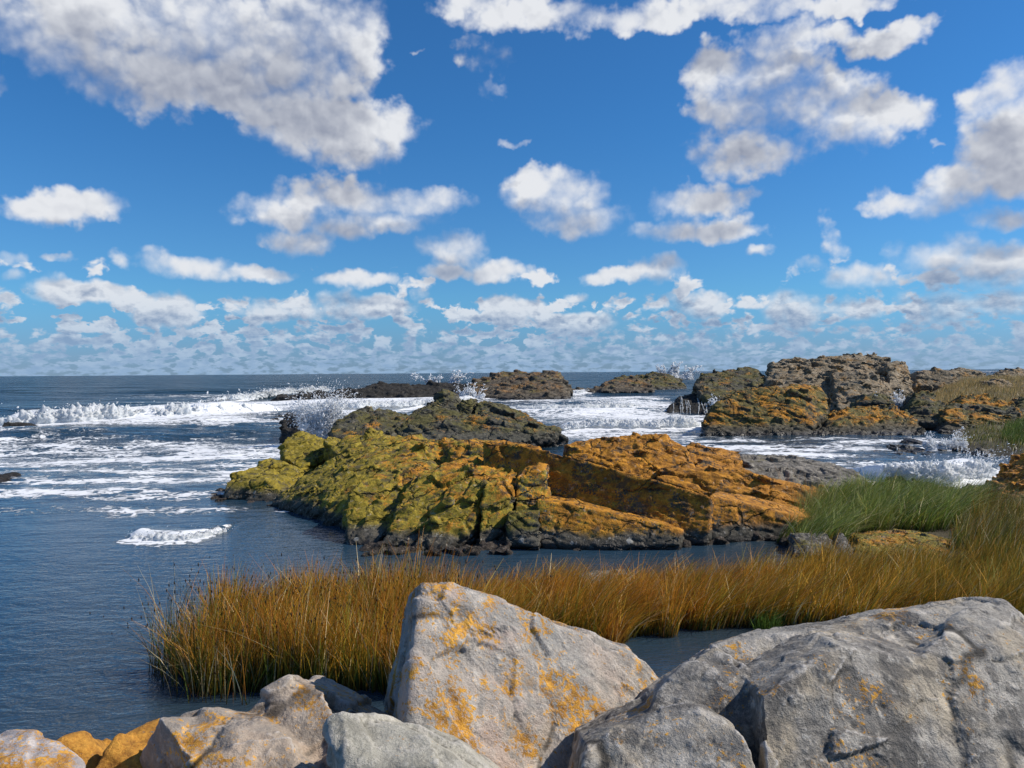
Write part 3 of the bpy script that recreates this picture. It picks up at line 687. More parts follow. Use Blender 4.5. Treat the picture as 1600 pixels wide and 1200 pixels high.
# right hand headland
rk('headland', 'high blocky grey headland of square jointed rock on the right', [
    H([(1205,578,62.),(1212,568,64.),(1250,563,65.),(1300,560,66.),(1330,553,67.),(1362,556,67.),(1385,566,66.),(1400,600,60.),(1380,640,54.),(1230,640,53.),(1190,615,56.)], (2., 7., -1.5), -.6),
    H([(1386,568,60.),(1400,564,61.),(1412,565,61.),(1422,600,59.),(1426,612,57.),(1392,612,56.)], (1.5, 4., -.5), -.6),
    H([(1205,573,63.),(1215,566,64.),(1245,564,64.5),(1262,570,63.5),(1262,578,62.5),(1210,578,62.5)], (1., 2.5, 0), 2.5),
    H([(1300,585,58.),(1345,580,58.),(1390,600,57.),(1400,640,53.),(1310,640,52.)], (1., 3., 0.), -.6)], 141, M_head, .07, 1.5, frame(R(90), R(4)), ridge=.02, blocks=(420, .62, .42, 1.7))
rk('headland', 'dark slab of rock with a seaward overhang, left end of the headland', [
    H([(1088,596,60.),(1100,585,62.),(1140,577,64.),(1172,574,65.),(1200,590,62.),(1215,610,58.),(1200,640,54.),(1110,630,55.),(1090,610,57.)], (1.5, 6., -1.), -.6)], 145, M_mid, .085, 1.4, frame(R(70), R(25)))
rk('sea_rock', 'low black rock washed by run off water, in front of the headland', [
    H([(1036,648,54.5),(1060,622,57.),(1100,612,58.5),(1135,614,58.),(1140,648,53.5)], (.8, 4., -.2), -.6)], 149, M_black, .09, 1.0)
rk('rock', 'big domed orange lichen rock with a dark undercut front, on the right shore', [
    H([(1106,652,37.7),(1118,630,38.2),(1150,613,38.7),(1205,607,39.0),(1245,616,38.6),(1240,605,40.8),(1272,602,41.4),(1290,614,40.4),(1296,640,38.8),(1270,668,36.9),(1200,668,36.8),(1112,668,37.2)], (.8, 5., -1.2), -.5),
    H([(1100,678,36.3),(1112,664,37.),(1210,662,37.),(1266,672,36.6),(1268,682,35.8),(1180,682,35.8)], (.3, 1.4, 0), -.5)], 153, M_gold, .058, 1.1, FRO)
rk('rock', 'rounded orange and olive rock right of the domed lichen rock', [
    H([(1290,660,38.),(1318,640,39.),(1350,636,39.5),(1400,634,39.5),(1412,645,38.8),(1442,668,36.8),(1450,680,35.6),(1350,682,35.5),(1300,680,36.)], (.5, 3.5, -.8), -.5),
    H([(1262,682,35.6),(1290,670,36.2),(1350,672,36.),(1358,683,35.4)], (.3, 1.2, 0), -.5)], 157, M_gold, .058, .9, FRL)
rk('rock', 'small dark rock beside the far surf gap', [H([(1345,628,46.),(1360,615,47.),(1385,618,47.),(1398,630,45.5)], (.3, 2., -.3), -.4)], 160, M_mid, .07, .7)
rk('rock', 'wedge shaped grey green rock at the edge of the dry grass', [H([(1422,640,44.),(1432,615,45.5),(1450,612,46.),(1475,636,44.),(1470,645,43.)], (.3, 2.4, -.4), -.3)], 161, M_mid, .065, .7, FRL)
rk('rock', 'small rock with an orange right face between two olive rocks', [H([(1470,668,37.4),(1478,640,38.8),(1498,636,39.),(1510,655,38.),(1508,682,36.),(1475,682,36.)], (.3, 1.5, -.3), -.3)], 163, M_gold, .055, .7)
rk('rock', 'flat olive rock behind the small orange faced rock', [H([(1415,655,39.5),(1440,636,41.),(1510,632,41.5),(1580,640,41.),(1584,652,39.),(1480,668,38.)], (.5, 2.5, -.4), -.3)], 164, M_mid, .06, .9)
rk('rock', 'dark hump of rock topped by orange lichen near the right border', [
    H([(1490,640,42.5),(1502,625,44.),(1530,617,45.),(1560,624,44.),(1598,646,42.),(1600,655,40.5),(1500,650,41.)], (.5, 3., -.5), -.3)], 166, M_gold, .065, 1.0, FRL)
rk('rock', 'broad low rock of grey and orange below the dark hump', [
    H([(1505,665,38.),(1520,645,39.5),(1545,642,39.8),(1580,655,39.),(1600,675,37.),(1560,690,34.8),(1515,688,35.)], (.3, 2., -.3), -.3)], 168, M_gold, .055, .8)
rk('rock', 'dark rock cut by the right border above the green grass', [H([(1588,644,42.),(1602,622,44.),(1650,612,45.),(1660,650,41.),(1590,655,40.8)], (.5, 3., -.5), -.3)], 170, M_mid, .07, .9)
rk('rock', 'flat grey rock with dark cracks at the right water edge', [H([(1535,688,34.),(1560,678,34.6),(1590,676,34.6),(1640,684,34.),(1640,696,33.),(1545,698,32.6)], (.3, 1.4, 0), -.3)], 172, M_low, .05, .6)
# rocks of the far meadow
_mr = [(1430,578,1500,600,70.,'grey rock heap at the left edge of the dry meadow'),(1470,577,1545,592,88.,'long low grey ledge along the seaward side of the meadow'),
       (1548,592,1582,606,64.,'small dark grey rock lying in the dry meadow'),(1555,577,1640,590,84.,'pale grey ledge at the top right of the meadow')]
for i, (a, b, c, d, Y, lab) in enumerate(_mr):
    rk('rock', lab, [H([(a, d, Y-1), (a+(c-a)*.2, b+2, Y), (a+(c-a)*.5, b, Y+1), (c-(c-a)*.15, b+3, Y), (c, d, Y-1)], (.5, 3., -.3), -.2)], 174 + i, M_head, .10, 1.2)
# wet rocks and low ledges in the cove
rk('sea_rock', 'low wet black rock with water pouring off, left in the cove', [H([(1306,724,27.4),(1325,713,28.4),(1352,711,28.6),(1364,720,27.8),(1340,726,27.)], (.2, 1.2, -.1), -.3)], 181, M_black, .04, .5)
rk('sea_rock', 'broad wet black rock in the middle of the cove, streaming with foam', [
    H([(1340,728,26.8),(1385,706,29.2),(1430,698,30.),(1450,712,28.6),(1470,728,26.6),(1390,730,26.4)], (.3, 1.8, -.2), -.3),
    H([(1390,728,26.8),(1420,712,28.2),(1500,704,29.),(1530,716,28.),(1520,732,26.4),(1440,732,26.4)], (.3, 1.6, -.2), -.3)], 183, M_black, .04, .7)
rk('sea_rock', 'wet brown rock behind the small white wave on the right', [H([(1500,728,26.6),(1530,710,28.),(1580,714,28.),(1610,730,26.6),(1620,746,25.),(1560,748,25.)], (.3, 1.6, -.2), -.3)], 185, M_black, .04, .7)
rk('sea_rock', 'smooth dark rock right of the small white wave', [H([(1552,752,23.4),(1575,740,24.4),(1610,734,25.),(1650,745,24.),(1650,768,21.8),(1575,762,22.4)], (.3, 1.4, -.2), -.3)], 187, M_black, .034, .6)
rk('sea_rock', 'small black rock awash at the back of the cove', [H([(1412,697,31.6),(1425,690,32.2),(1442,692,32.),(1448,698,31.4)], (.2, .8, 0), -.3)], 188, M_black, .045, .4)
rk('rock', 'low brown ledge between the cove and the green grass', [
    H([(1388,765,19.6),(1405,750,20.6),(1430,748,20.8),(1470,760,20.),(1478,772,19.2),(1400,775,19.)], (.2, 1., -.1), -.2)], 190, M_low, .03, .5)
rk('rock', 'flat grey ledge with pale edges, right of the low brown ledge', [
    H([(1440,790,17.6),(1480,772,18.8),(1530,768,19.),(1570,775,18.6),(1575,800,17.),(1530,812,16.4),(1470,808,16.6)], (.3, 1., -.1), -.2),
    H([(1340,765,19.4),(1385,758,20.),(1440,770,19.2),(1450,795,17.6),(1380,795,17.6)], (.2, 1., -.2), -.2)], 192, M_grey, .028, .5, ridge=.09)
rk('rock', 'dark wedge of rock with an orange slope, cut by the right border', [
    H([(1552,802,16.4),(1575,776,17.2),(1602,745,18.2),(1650,700,19.),(1680,760,18.),(1660,815,16.),(1570,818,15.9)], (.4, 1.6, -.2), -.2)], 194, M_out, .028, .6)
# rocks in the near meadow
M_mdark = rock_mat('dark_meadow_rock', (.05, .048, .042), (.12, .11, .095), (.30, .275, .24), 1.8, orange=-9, green=-.12, pale=.7, wet=-2, splash=-2, up_bias=.3, bump=.03)
M_mead = rock_mat('meadow_rock', cracks=.35, A=(.07, .064, .052), B=(.15, .135, .11), C=(.26, .235, .20), s=1.6, orange=-.06, o_col=OC, green=-.02, g_col=((.13, .11, .012), (.28, .23, .03)), pale=.8, wet=-2, splash=-2, up_bias=.55, bump=.03)
rk('rock', 'dark angular rock with a lit right edge, standing in the meadow', [
    H([(1240,865,12.6),(1243,838,13.),(1262,834,13.2),(1292,834,13.2),(1300,845,13.),(1312,868,12.5),(1280,872,12.3)], (.1, .5, -.05), -.1)], 196, M_mdark, .015, .25, FRL, blocks=(5, .16, .02))
rk('rock', 'narrow upright rock with a pale right side, next to the dark angular rock', [
    H([(1300,862,12.7),(1308,840,13.),(1316,835,13.1),(1334,858,12.8),(1330,868,12.5)], (.1, .4, -.05), -.1)], 197, M_mdark, .014, .2, FRL, blocks=(3, .12, .015))
rk('rock', 'long low rock with yellow lichen along its top, lying in the meadow', [
    H([(1332,866,12.7),(1345,842,13.2),(1400,836,13.5),(1450,838,13.4),(1490,846,13.2),(1480,872,12.5),(1400,878,12.2)], (.15, .7, -.05), -.1)], 198, M_mead, .016, .28, blocks=(8, .22, .03))
rk('rock', 'flat pale grey rock lying among the reeds behind the tall pointed boulder', [
    H([(882,910,10.6),(890,902,10.9),(935,896,11.2),(970,898,11.1),(978,908,10.7),(930,922,10.1),(890,920,10.2)], (.1, .4, -.05), -.2)], 199, M_grey, .016, .25, blocks=(4, .2, .02))
print('rocks', round(time.time() - T0, 1))

# ------------------------------------------------------------------ ground under water and meadow
def sst(x, a, b):
    t = np.clip((x - a) / (b - a), 0, 1); return t * t * (3 - 2 * t)
def poly_mask(X, Y, poly, soft):
    """1 inside the polygon, falling to 0 over `soft` metres outside (signed distance)"""
    P = np.array(poly, float); n = len(P)
    d = np.full(X.shape, 1e9); inside = np.zeros(X.shape, bool)
    for i in range(n):
        a, b = P[i], P[(i + 1) % n]; e = b - a
        t = np.clip(((X - a[0]) * e[0] + (Y - a[1]) * e[1]) / (e @ e + 1e-9), 0, 1)
        d = np.minimum(d, np.hypot(X - a[0] - t * e[0], Y - a[1] - t * e[1]))
        cond = ((a[1] > Y) != (b[1] > Y)) & (X < (b[0] - a[0]) * (Y - a[1]) / (b[1] - a[1] + 1e-12) + a[0])
        inside ^= cond
    s = np.where(inside, -d, d)
    return 1 - sst(s, -soft * .5, soft)
def gpoly(pts): return [tuple(gp(*p)[:2]) for p in pts]
MEADOW = gpoly([(1150, 965), (1250, 950), (1400, 950), (1800, 960), (1900, 830), (1640, 790), (1560, 800), (1480, 800), (1330, 790), (1262, 800), (1235, 845), (1205, 890), (1170, 925)])
SHORE_R = gpoly([(1500, 700), (1560, 712), (1700, 730), (1900, 690), (1700, 640), (1560, 650), (1490, 672)])
FARM = [(21., 46.), (30., 43.), (70., 40.), (100., 95.), (55., 100.), (44., 82.), (33., 62.), (27., 52.)]
def ground_z(X, Y):
    z = np.full(X.shape, -0.75)
    n = fbm(np.stack((X * .5, Y * .5, X * 0), -1).reshape(-1, 3), 4, 77).reshape(X.shape)
    z = np.maximum(z, -.75 + poly_mask(X, Y, MEADOW, 1.0) * (.79 + .20 * sst(Y, 13.2, 16) + .05 * n))
    z = np.maximum(z, -.75 + poly_mask(X, Y, SHORE_R, 2.5) * (1.05 + .15 * n))
    fm = poly_mask(X, Y, FARM, 5.0)
    z = np.maximum(z, -.75 + fm * (1.35 + .045 * np.clip(Y - 44, 0, 34) + .2 * n))
    bank = 1 - sst(Y + .25 * np.sin(X), 2.6, 4.6)
    z = np.maximum(z, -.75 + bank * (1.9 + .1 * n))
    return z
xs = np.concatenate((np.arange(-14, 14, .16), np.arange(14, 110, .5))); ys = np.concatenate((np.arange(-4, 18, .16), np.arange(18, 120, .6)))
GX, GY = np.meshgrid(xs, ys)
def grid_faces(nr, nc):
    i = np.arange(nr * nc).reshape(nr, nc)
    return np.stack((i[:-1, :-1], i[:-1, 1:], i[1:, 1:], i[1:, :-1]), -1).reshape(-1, 4)
GZ = ground_z(GX, GY)
m, k = new_mat("peat_and_mud")
P = k.node('ShaderNodeNewGeometry').outputs['Position']
n1 = k.noise(P, 1.2, 5, .6); n2 = k.noise(P, 14, 6, .7)
c = k.mix(k.step(n1, .4, .6), (.035, .028, .016), (.075, .06, .028)); c = k.mix(k.step(n2, .45, .65), c, (.10, .085, .05))
far_c = k.mix(k.step(n2, .4, .62), (.085, .07, .035), (.15, .115, .06))
c = k.mix(k.step(k.sep(P)[1], 38, 42), c, far_c)
finish(k, Base_Color=c, Roughness=.9, Normal=k.node('ShaderNodeBump', {'Strength': 1.0, 'Distance': .05, 'Height': n2}).outputs[0])
tag(link('shore_ground', np_mesh('shore_ground', np.stack((GX, GY, GZ), -1).reshape(-1, 3), grid_faces(*GX.shape)), m), kind='structure')
sea_bed_V = np.array([(-9000, -60, -1.2), (9000, -60, -1.2), (9000, 14000, -1.2), (-9000, 14000, -1.2)], float)
tag(link('sea_bed', np_mesh('sea_bed', sea_bed_V, np.array([[0, 1, 2, 3]])), m), kind='structure')

# ------------------------------------------------------------------ the sea
BREAKERS = [
 # name label, crest line (bearing of its foot), height m, depth m, seed
 ('long white breaker rolling in at the left, behind the small dark rock', [(-60, 669), (0, 668), (60, 667), (130, 665), (220, 662), (300, 660), (380, 656), (440, 651)], 1.05, 2.6, 1),
 ('far white breaker running out from the chain of low black rocks', [(298, 626), (345, 626), (400, 624), (450, 617), (520, 611)], .95, 4.5, 2),
 ('band of surf between the white splash and the long chain of black rocks', [(430, 640), (520, 640), (600, 637), (680, 633), (750, 627)], .55, 4.0, 3),
 ('white surf line crossing the bay in front of the black run off rock', [(868, 671), (930, 668), (1000, 668), (1060, 667), (1108, 664)], .42, 2.4, 4),
 ('small lone white wavelet on the calm water left of the reeds', [(190, 841), (225, 846), (265, 848), (300, 845), (335, 839), (360, 831)], .145, .36, 5),
 ('white wave breaking among the wet black rocks in the cove on the right', [(1385, 752), (1420, 760), (1455, 763), (1500, 759), (1535, 750), (1566, 741)], .52, 1.3, 6),
 ('distant white breaker beyond the dry meadow at the right border', [(1480, 584), (1520, 583), (1560, 584), (1640, 584)], 1.3, 8., 7),
 ('white surf at the mouth of the bay, beside the flat topped reef rock', [(885, 616), (905, 616), (925, 614)], .5, 3., 8),
 ('white water churning in the gap behind the domed orange rock', [(1288, 643), (1310, 642), (1335, 640)], .5, 2.0, 9),
 ('broken surf in the middle of the bay, behind the jagged reef', [(770, 640), (830, 641), (900, 640), (960, 637), (1010, 634)], .35, 3.5, 10),
]
def resample(pts, step):
    P = np.array([tuple(gp(*p)) for p in pts]); seg = np.linalg.norm(np.diff(P, axis=0), axis=1); s = np.concatenate(([0], np.cumsum(seg)))
    # smooth the crest line
    t = np.linspace(0, s[-1], max(8, int(s[-1] / step)))
    Q = np.stack([np.interp(t, s, P[:, c]) for c in range(3)], 1)
    w = max(1, int(len(t) / (len(pts) * 2)))
    ker = np.ones(2 * w + 1) / (2 * w + 1)
    for c in range(2): Q[:, c] = np.convolve(np.pad(Q[:, c], w, mode='reflect', reflect_type='odd'), ker, 'valid')
    return Q, t, s[-1]
# foam lying on the water: middle bearing, half length, half depth in metres, strength
FOAM = [(60, 690, 6, 5, .48), (200, 690, 7, 5, .52), (330, 690, 6, 4, .52), (420, 700, 4, 3, .7), (120, 715, 6, 2.2, .74), (300, 712, 5, 1.6, .85), (400, 725, 3, 1.5, .6), (60, 735, 5, 1.8, .58),
 (150, 755, 5, 1.6, .55), (300, 755, 4, 1.4, .55), (60, 775, 4, 1.2, .52), (230, 778, 4, 1.2, .50), (380, 745, 2.5, 1.8, .55), (250, 738, 4, 1.6, .6), (120, 800, 4, .8, .36), (320, 800, 2, .6, .3), (500, 690, 4, 3, .7),
 (460, 650, 4, 6, .8), (540, 650, 6, 6, .9), (600, 632, 9, 14, 1.0), (480, 632, 8, 10, .9), (700, 622, 9, 14, 1.0), (400, 630, 10, 8, .7),
 (760, 640, 8, 9, .75), (830, 648, 6, 8, .7), (900, 650, 6, 9, .75), (960, 650, 5, 10, .8), (1020, 655, 5, 6, .85), (1080, 662, 3, 3, .95), (900, 675, 6, 3, .7), (1000, 680, 5, 2.5, .65),
 (860, 625, 8, 14, .6), (950, 625, 8, 14, .6), (1010, 630, 5, 10, .75), (1080, 690, 4, 1.8, .5), (1180, 700, 4, 1.8, .7), (1260, 712, 3, 1.5, .7), (1300, 700, 4, 1.8, .6),
 (1310, 738, 2, 1.1, .95), (1370, 750, 2, 1.2, 1.0), (1440, 745, 2, 1.4, .9), (1500, 735, 2, 1.2, .9), (1480, 690, 3, 1.6, .7), (1430, 700, 2, 1.5, .7), (1560, 735, 1.5, 1.0, .6), (1400, 730, 2, 1.5, .8), (1200, 735, 1.5, .8, .6),
 (1310, 640, 3, 4, 1.0), (1400, 632, 3, 4, 1.0), (1330, 690, 4, 2, .45), (500, 775, 1.5, 1.0, .45), (470, 800, .8, .35, .7), (690, 685, 2, 1.2, .8), (330, 620, 10, 8, .5), (120, 668, 14, 2, .8), (280, 664, 9, 2, .8)]
def water():
    th = np.concatenate((np.linspace(-80, -38, 40, endpoint=False), np.linspace(-38, 38, 1060), np.linspace(38, 80, 41)[1:])) * math.pi / 180
    r = [2.2]
    while r[-1] < 14000:
        d = r[-1]; r.append(d + max(.035, min(.36 * d * d / 2361, d * .02)))
    r = np.array(r)
    TH, RR = np.meshgrid(th, r)
    X = (RR * np.sin(TH)).ravel(); Y = (RR * np.cos(TH)).ravel()
    cell = np.maximum(np.gradient(r)[:, None], RR * (th[60] - th[59])).ravel()
    D = RR.ravel()
    n = len(X)
    # how open to the swell each spot is
    open_ = .05 + .95 * sst(Y - .35 * np.clip(X + 4, -6, 30), 15, 34)
    open_ *= 1 - .55 * poly_mask(X, Y, gpoly([(640, 690), (1500, 700), (1500, 640), (1110, 640), (900, 668)]), 4.)
    ripple = .24 + .76 * sst(Y, 12, 26)
    Z = np.zeros(n); DX = np.zeros(n); DY = np.zeros(n)
    rr = np.random.default_rng(3)
    lams = np.geomspace(.32, 38, 58)
    for lam in lams:
        kk = 2 * math.pi / lam
        ang = rr.normal(0, .55 if lam < 4 else .32); dx, dy = math.sin(.28 + ang), -math.cos(.28 + ang)
        amp = (.030 if lam > 5 else .026) * lam / (2 * math.pi)
        ex = open_ if lam > 2.5 else (ripple if lam < 1.2 else np.sqrt(open_ * ripple))
        w = amp * ex * np.clip((lam / cell - 2.5) / 2.5, 0, 1)
        # wave groups: amplitude drifts from place to place
        g = .65 + .5 * np.sin((X * dy - Y * dx) / (lam * 2.3) + rr.uniform(0, 6)) * np.sin((X * dx + Y * dy) / (lam * 4.1) + rr.uniform(0, 6))
        ph = kk * (X * dx + Y * dy) + rr.uniform(0, 6.28)
        Z += w * g * np.cos(ph); DX -= w * g * dx * np.sin(ph) * .8; DY -= w * g * dy * np.sin(ph) * .8
    # foam cover
    foam = np.zeros(n, np.float32)
    for (px, py, a, b, s) in FOAM:
        c = gp(px, py)
        foam = np.maximum(foam, s * np.exp(-(((X - c.x) / a) ** 2 + ((Y - c.y) / b) ** 2) * 1.1))
    for (lab, pts, h, dep, sd_) in BREAKERS:
        Q, t, L = resample(pts, .4)
        c = Q[:, :2]
        sel = np.where((X > c[:, 0].min() - 4) & (X < c[:, 0].max() + 4) & (Y > c[:, 1].min() - 5) & (Y < c[:, 1].max() + dep * 4 + 5))[0]
        if not len(sel): continue
        yc = np.interp(X[sel], c[:, 0], c[:, 1])
        tt = np.interp(X[sel], c[:, 0], np.linspace(0, 1, len(c)))
        tap = sst(tt, 0, .12) * (1 - sst(tt, .86, 1)) * (X[sel] > c[0, 0]) * (X[sel] < c[-1, 0])
        s = (Y[sel] - yc) / dep
        Z[sel] += tap * h * .75 * np.exp(-((s - .75) / np.where(s < .75, .45, 1.3)) ** 2)
        foam[sel] = np.maximum(foam[sel], (.62 if h < .3 else 1.0) * tap * np.exp(-((s - .4) / np.where(s < .4, 1.6, 1.1)) ** 2))
    V = np.stack((X + DX, Y + DY, Z), 1)
    me = np_mesh('water', V, grid_faces(len(r), len(th)))
    attr(me, 'foam', foam)
    shal = np.exp(-np.clip(Y - 7, 0, 99) / 4.5) * .6 + .9 * poly_mask(X, Y, MEADOW, 2.2)
    attr(me, 'shallow', np.clip(shal, 0, 1))
    return me
def foam_pattern(k, P, f):
    wp = k.v('ADD', P, k.v('SCALE', k.v('SUBTRACT', k.noise(P, 1.1, 3, .6, color=True), (.5, .5, .5)), scale=1.6))
    q = k.v('MULTIPLY', wp, (.55, 1.0, 1.0))
    a = k.noise(q, .8, 7, .68)
    b = k.node('ShaderNodeTexVoronoi', {'Vector': k.v('MULTIPLY', wp, (1.0, 1.7, 1.0)), 'Scale': 1.6}, feature='DISTANCE_TO_EDGE').outputs['Distance']
    c = k.noise(q, 9.0, 4, .65)
    lace = k.sub(1.0, k.step(b, .0, .30))
    s = k.add(k.add(-.15, k.mul(a, 1.75)), k.add(k.mul(lace, .30), k.mul(c, .30)))
    # the more foam, the lower the bar
    bar = k.step(f, 0.0, 1.0, 1.32, .57, 'LINEAR')
    return k.step(k.sub(s, bar), .0, .20), c
m, k = new_mat("sea_water")
geo = k.node('ShaderNodeNewGeometry'); P = geo.outputs['Position']
fa = k.node('ShaderNodeAttribute', attribute_name='foam').outputs['Fac']
sh = k.node('ShaderNodeAttribute', attribute_name='shallow').outputs['Fac']
y_ = k.sep(P)[1]
fm, fine = foam_pattern(k, P, fa)
fm = k.mul(fm, k.step(fa, .02, .12))
# stray whitecaps out at sea
wc = k.noise(k.v('MULTIPLY', P, (.045, .11, 0)), 1.0, 5, .72)
wc = k.mul(k.step(wc, .70, .74), k.step(y_, 55, 90))
fm = k.m('MAXIMUM', fm, wc)
deep = k.mix(k.step(y_, 12, 40), (.020, .052, .088), (.010, .030, .046))
deep = k.mix(k.mul(sh, .5), deep, (.040, .034, .018))
base = k.mix(fm, deep, (.80, .81, .82))
r1 = k.noise(k.v('MULTIPLY', P, (1.0, 1.9, 1)), 3.2, 3, .6, .4); r2 = k.noise(k.v('MULTIPLY', P, (1., 1.5, 1)), 13., 2, .5)
r3 = k.noise(k.v('MULTIPLY', P, (.25, .6, 1)), 1.0, 5, .65); r4 = k.noise(k.v('MULTIPLY', P, (.035, .11, 1)), 1.0, 5, .62)
hgt = k.add(k.add(k.mul(r1, .020), k.mul(r2, .005)), k.add(k.mul(r3, k.step(y_, 12, 45, .02, .55)), k.mul(r4, k.step(y_, 50, 160, .0, 5.5))))
hgt = k.add(hgt, k.mul(fm, .05))
bmp = k.node('ShaderNodeBump', {'Strength': 1.0, 'Distance': 1.0, 'Height': hgt})
rough = k.mix(fm, k.step(y_, 10, 120, .045, .22), .85)
finish(k, Base_Color=base, Roughness=rough, IOR=1.333, Normal=bmp.outputs[0], Specular_IOR_Level=k.step(y_, 25, 150, .5, .13))
tag(link('water', water(), m), kind='structure')

# ------------------------------------------------------------------ breakers, spray
m, k = new_mat("white_water")
P = k.node('ShaderNodeNewGeometry').outputs['Position']
n1 = k.noise(P, 5.0, 6, .7); n2 = k.noise(P, 1.6, 4, .6)
c = k.mix(k.step(n1, .34, .56), (.66, .70, .73), (.90, .91, .92))
c = k.mix(k.mul(k.step(n2, .46, .36), .35), c, (.30, .38, .42))
fb_ = k.node('ShaderNodeBsdfPrincipled', {'Base Color': c, 'Roughness': .7, 'Normal': k.node('ShaderNodeBump', {'Strength': 1.0, 'Distance': .10, 'Height': n1}).outputs[0]})
tl = k.node('ShaderNodeBsdfTranslucent', {'Color': (.75, .80, .82, 1)})
k.node('ShaderNodeOutputMaterial', {'Surface': k.node('ShaderNodeMixShader', {0: .38, 1: fb_.outputs[0], 2: tl.outputs[0]}).outputs[0]})
M_foam = m
m, k = new_mat("spray_drops")
df = k.node('ShaderNodeBsdfDiffuse', {'Color': (.95, .96, .97, 1)}); tl = k.node('ShaderNodeBsdfTranslucent', {'Color': (.95, .96, .97, 1)})
k.node('ShaderNodeOutputMaterial', {'Surface': k.node('ShaderNodeMixShader', {0: .5, 1: df.outputs[0], 2: tl.outputs[0]}).outputs[0]})
M_spray = m
m, k = new_mat("plume_water")
n1 = k.noise(k.node('ShaderNodeNewGeometry').outputs['Position'], 7.0, 5, .7)
df = k.node('ShaderNodeBsdfDiffuse', {'Color': k.mix(k.step(n1, .35, .55), (.80, .84, .87), (.97, .97, .98)), 'Normal': k.node('ShaderNodeBump', {'Strength': 1.0, 'Distance': .05, 'Height': n1}).outputs[0]})
tl = k.node('ShaderNodeBsdfTranslucent', {'Color': (.96, .97, .98, 1)})
k.node('ShaderNodeOutputMaterial', {'Surface': k.node('ShaderNodeMixShader', {0: .55, 1: df.outputs[0], 2: tl.outputs[0]}).outputs[0]})
M_plume = m
OCT_V = np.array([(1, 0, 0), (-1, 0, 0), (0, 1, 0), (0, -1, 0), (0, 0, 1), (0, 0, -1)], float)
OCT_F = np.array([(0, 2, 4), (2, 1, 4), (1, 3, 4), (3, 0, 4), (2, 0, 5), (1, 2, 5), (3, 1, 5), (0, 3, 5)])
def droplets(name, C, S, D, stretch):
    """one mesh of many drops: centres, sizes, flight directions, how far each is drawn out"""
    n = len(C); D = D / np.maximum(np.linalg.norm(D, axis=1, keepdims=True), 1e-6)
    a = np.cross(D, (.31, .77, .22)); a /= np.maximum(np.linalg.norm(a, axis=1, keepdims=True), 1e-6); b = np.cross(D, a)
    V = C[:, None, :] + S[:, None, None] * (OCT_V[None, :, 0:1] * a[:, None] + OCT_V[None, :, 1:2] * b[:, None] + OCT_V[None, :, 2:3] * D[:, None] * stretch[:, None, None])
    Fc = (OCT_F[None] + 6 * np.arange(n)[:, None, None]).reshape(-1, 3)
    return np_mesh(name, V.reshape(-1, 3), Fc)
def splash_mesh(name, o, w, h, n, size, seed, jets=9, lean=.15, dy=.6):
    r = np.random.default_rng(seed)
    C, S, D, T = [], [], [], []
    for j in range(jets):
        bx = r.uniform(-w, w) * .55; ang = np.clip(bx / w * .9 + r.normal(lean, .28), -1.1, 1.1); hj = h * r.uniform(.35, 1.0) * (1 - .45 * abs(bx / w))
        m_ = int(n / jets * r.uniform(.5, 1.5))
        vz = math.sqrt(2 * 9.8 * hj); t = r.beta(1.3, 1.5, m_) * 1.25 * vz / 9.8 * r.uniform(.8, 1.1)
        sp = r.normal(0, .085, (m_, 3)); s = np.clip(r.normal(1, .12, m_), .5, 1.25)
        vx = vz * (math.tan(ang) * .55 + sp[:, 0]); vy = vz * sp[:, 1] * dy; vzz = vz * s
        C.append(np.stack((o[0] + bx + vx * t, o[1] + vy * t + r.normal(0, .12, m_), o[2] + vzz * t - 4.9 * t * t), 1))
        D.append(np.stack((vx, vy, vzz - 9.8 * t), 1)); S.append(size * r.lognormal(0, .5, m_) * .7); T.append(r.uniform(1., 3.2, m_))
    C, S, D, T = map(np.concatenate, (C, S, D, T))
    ok = C[:, 2] > o[2] - .25
    return droplets(name, C[ok], S[ok], D[ok], T[ok])
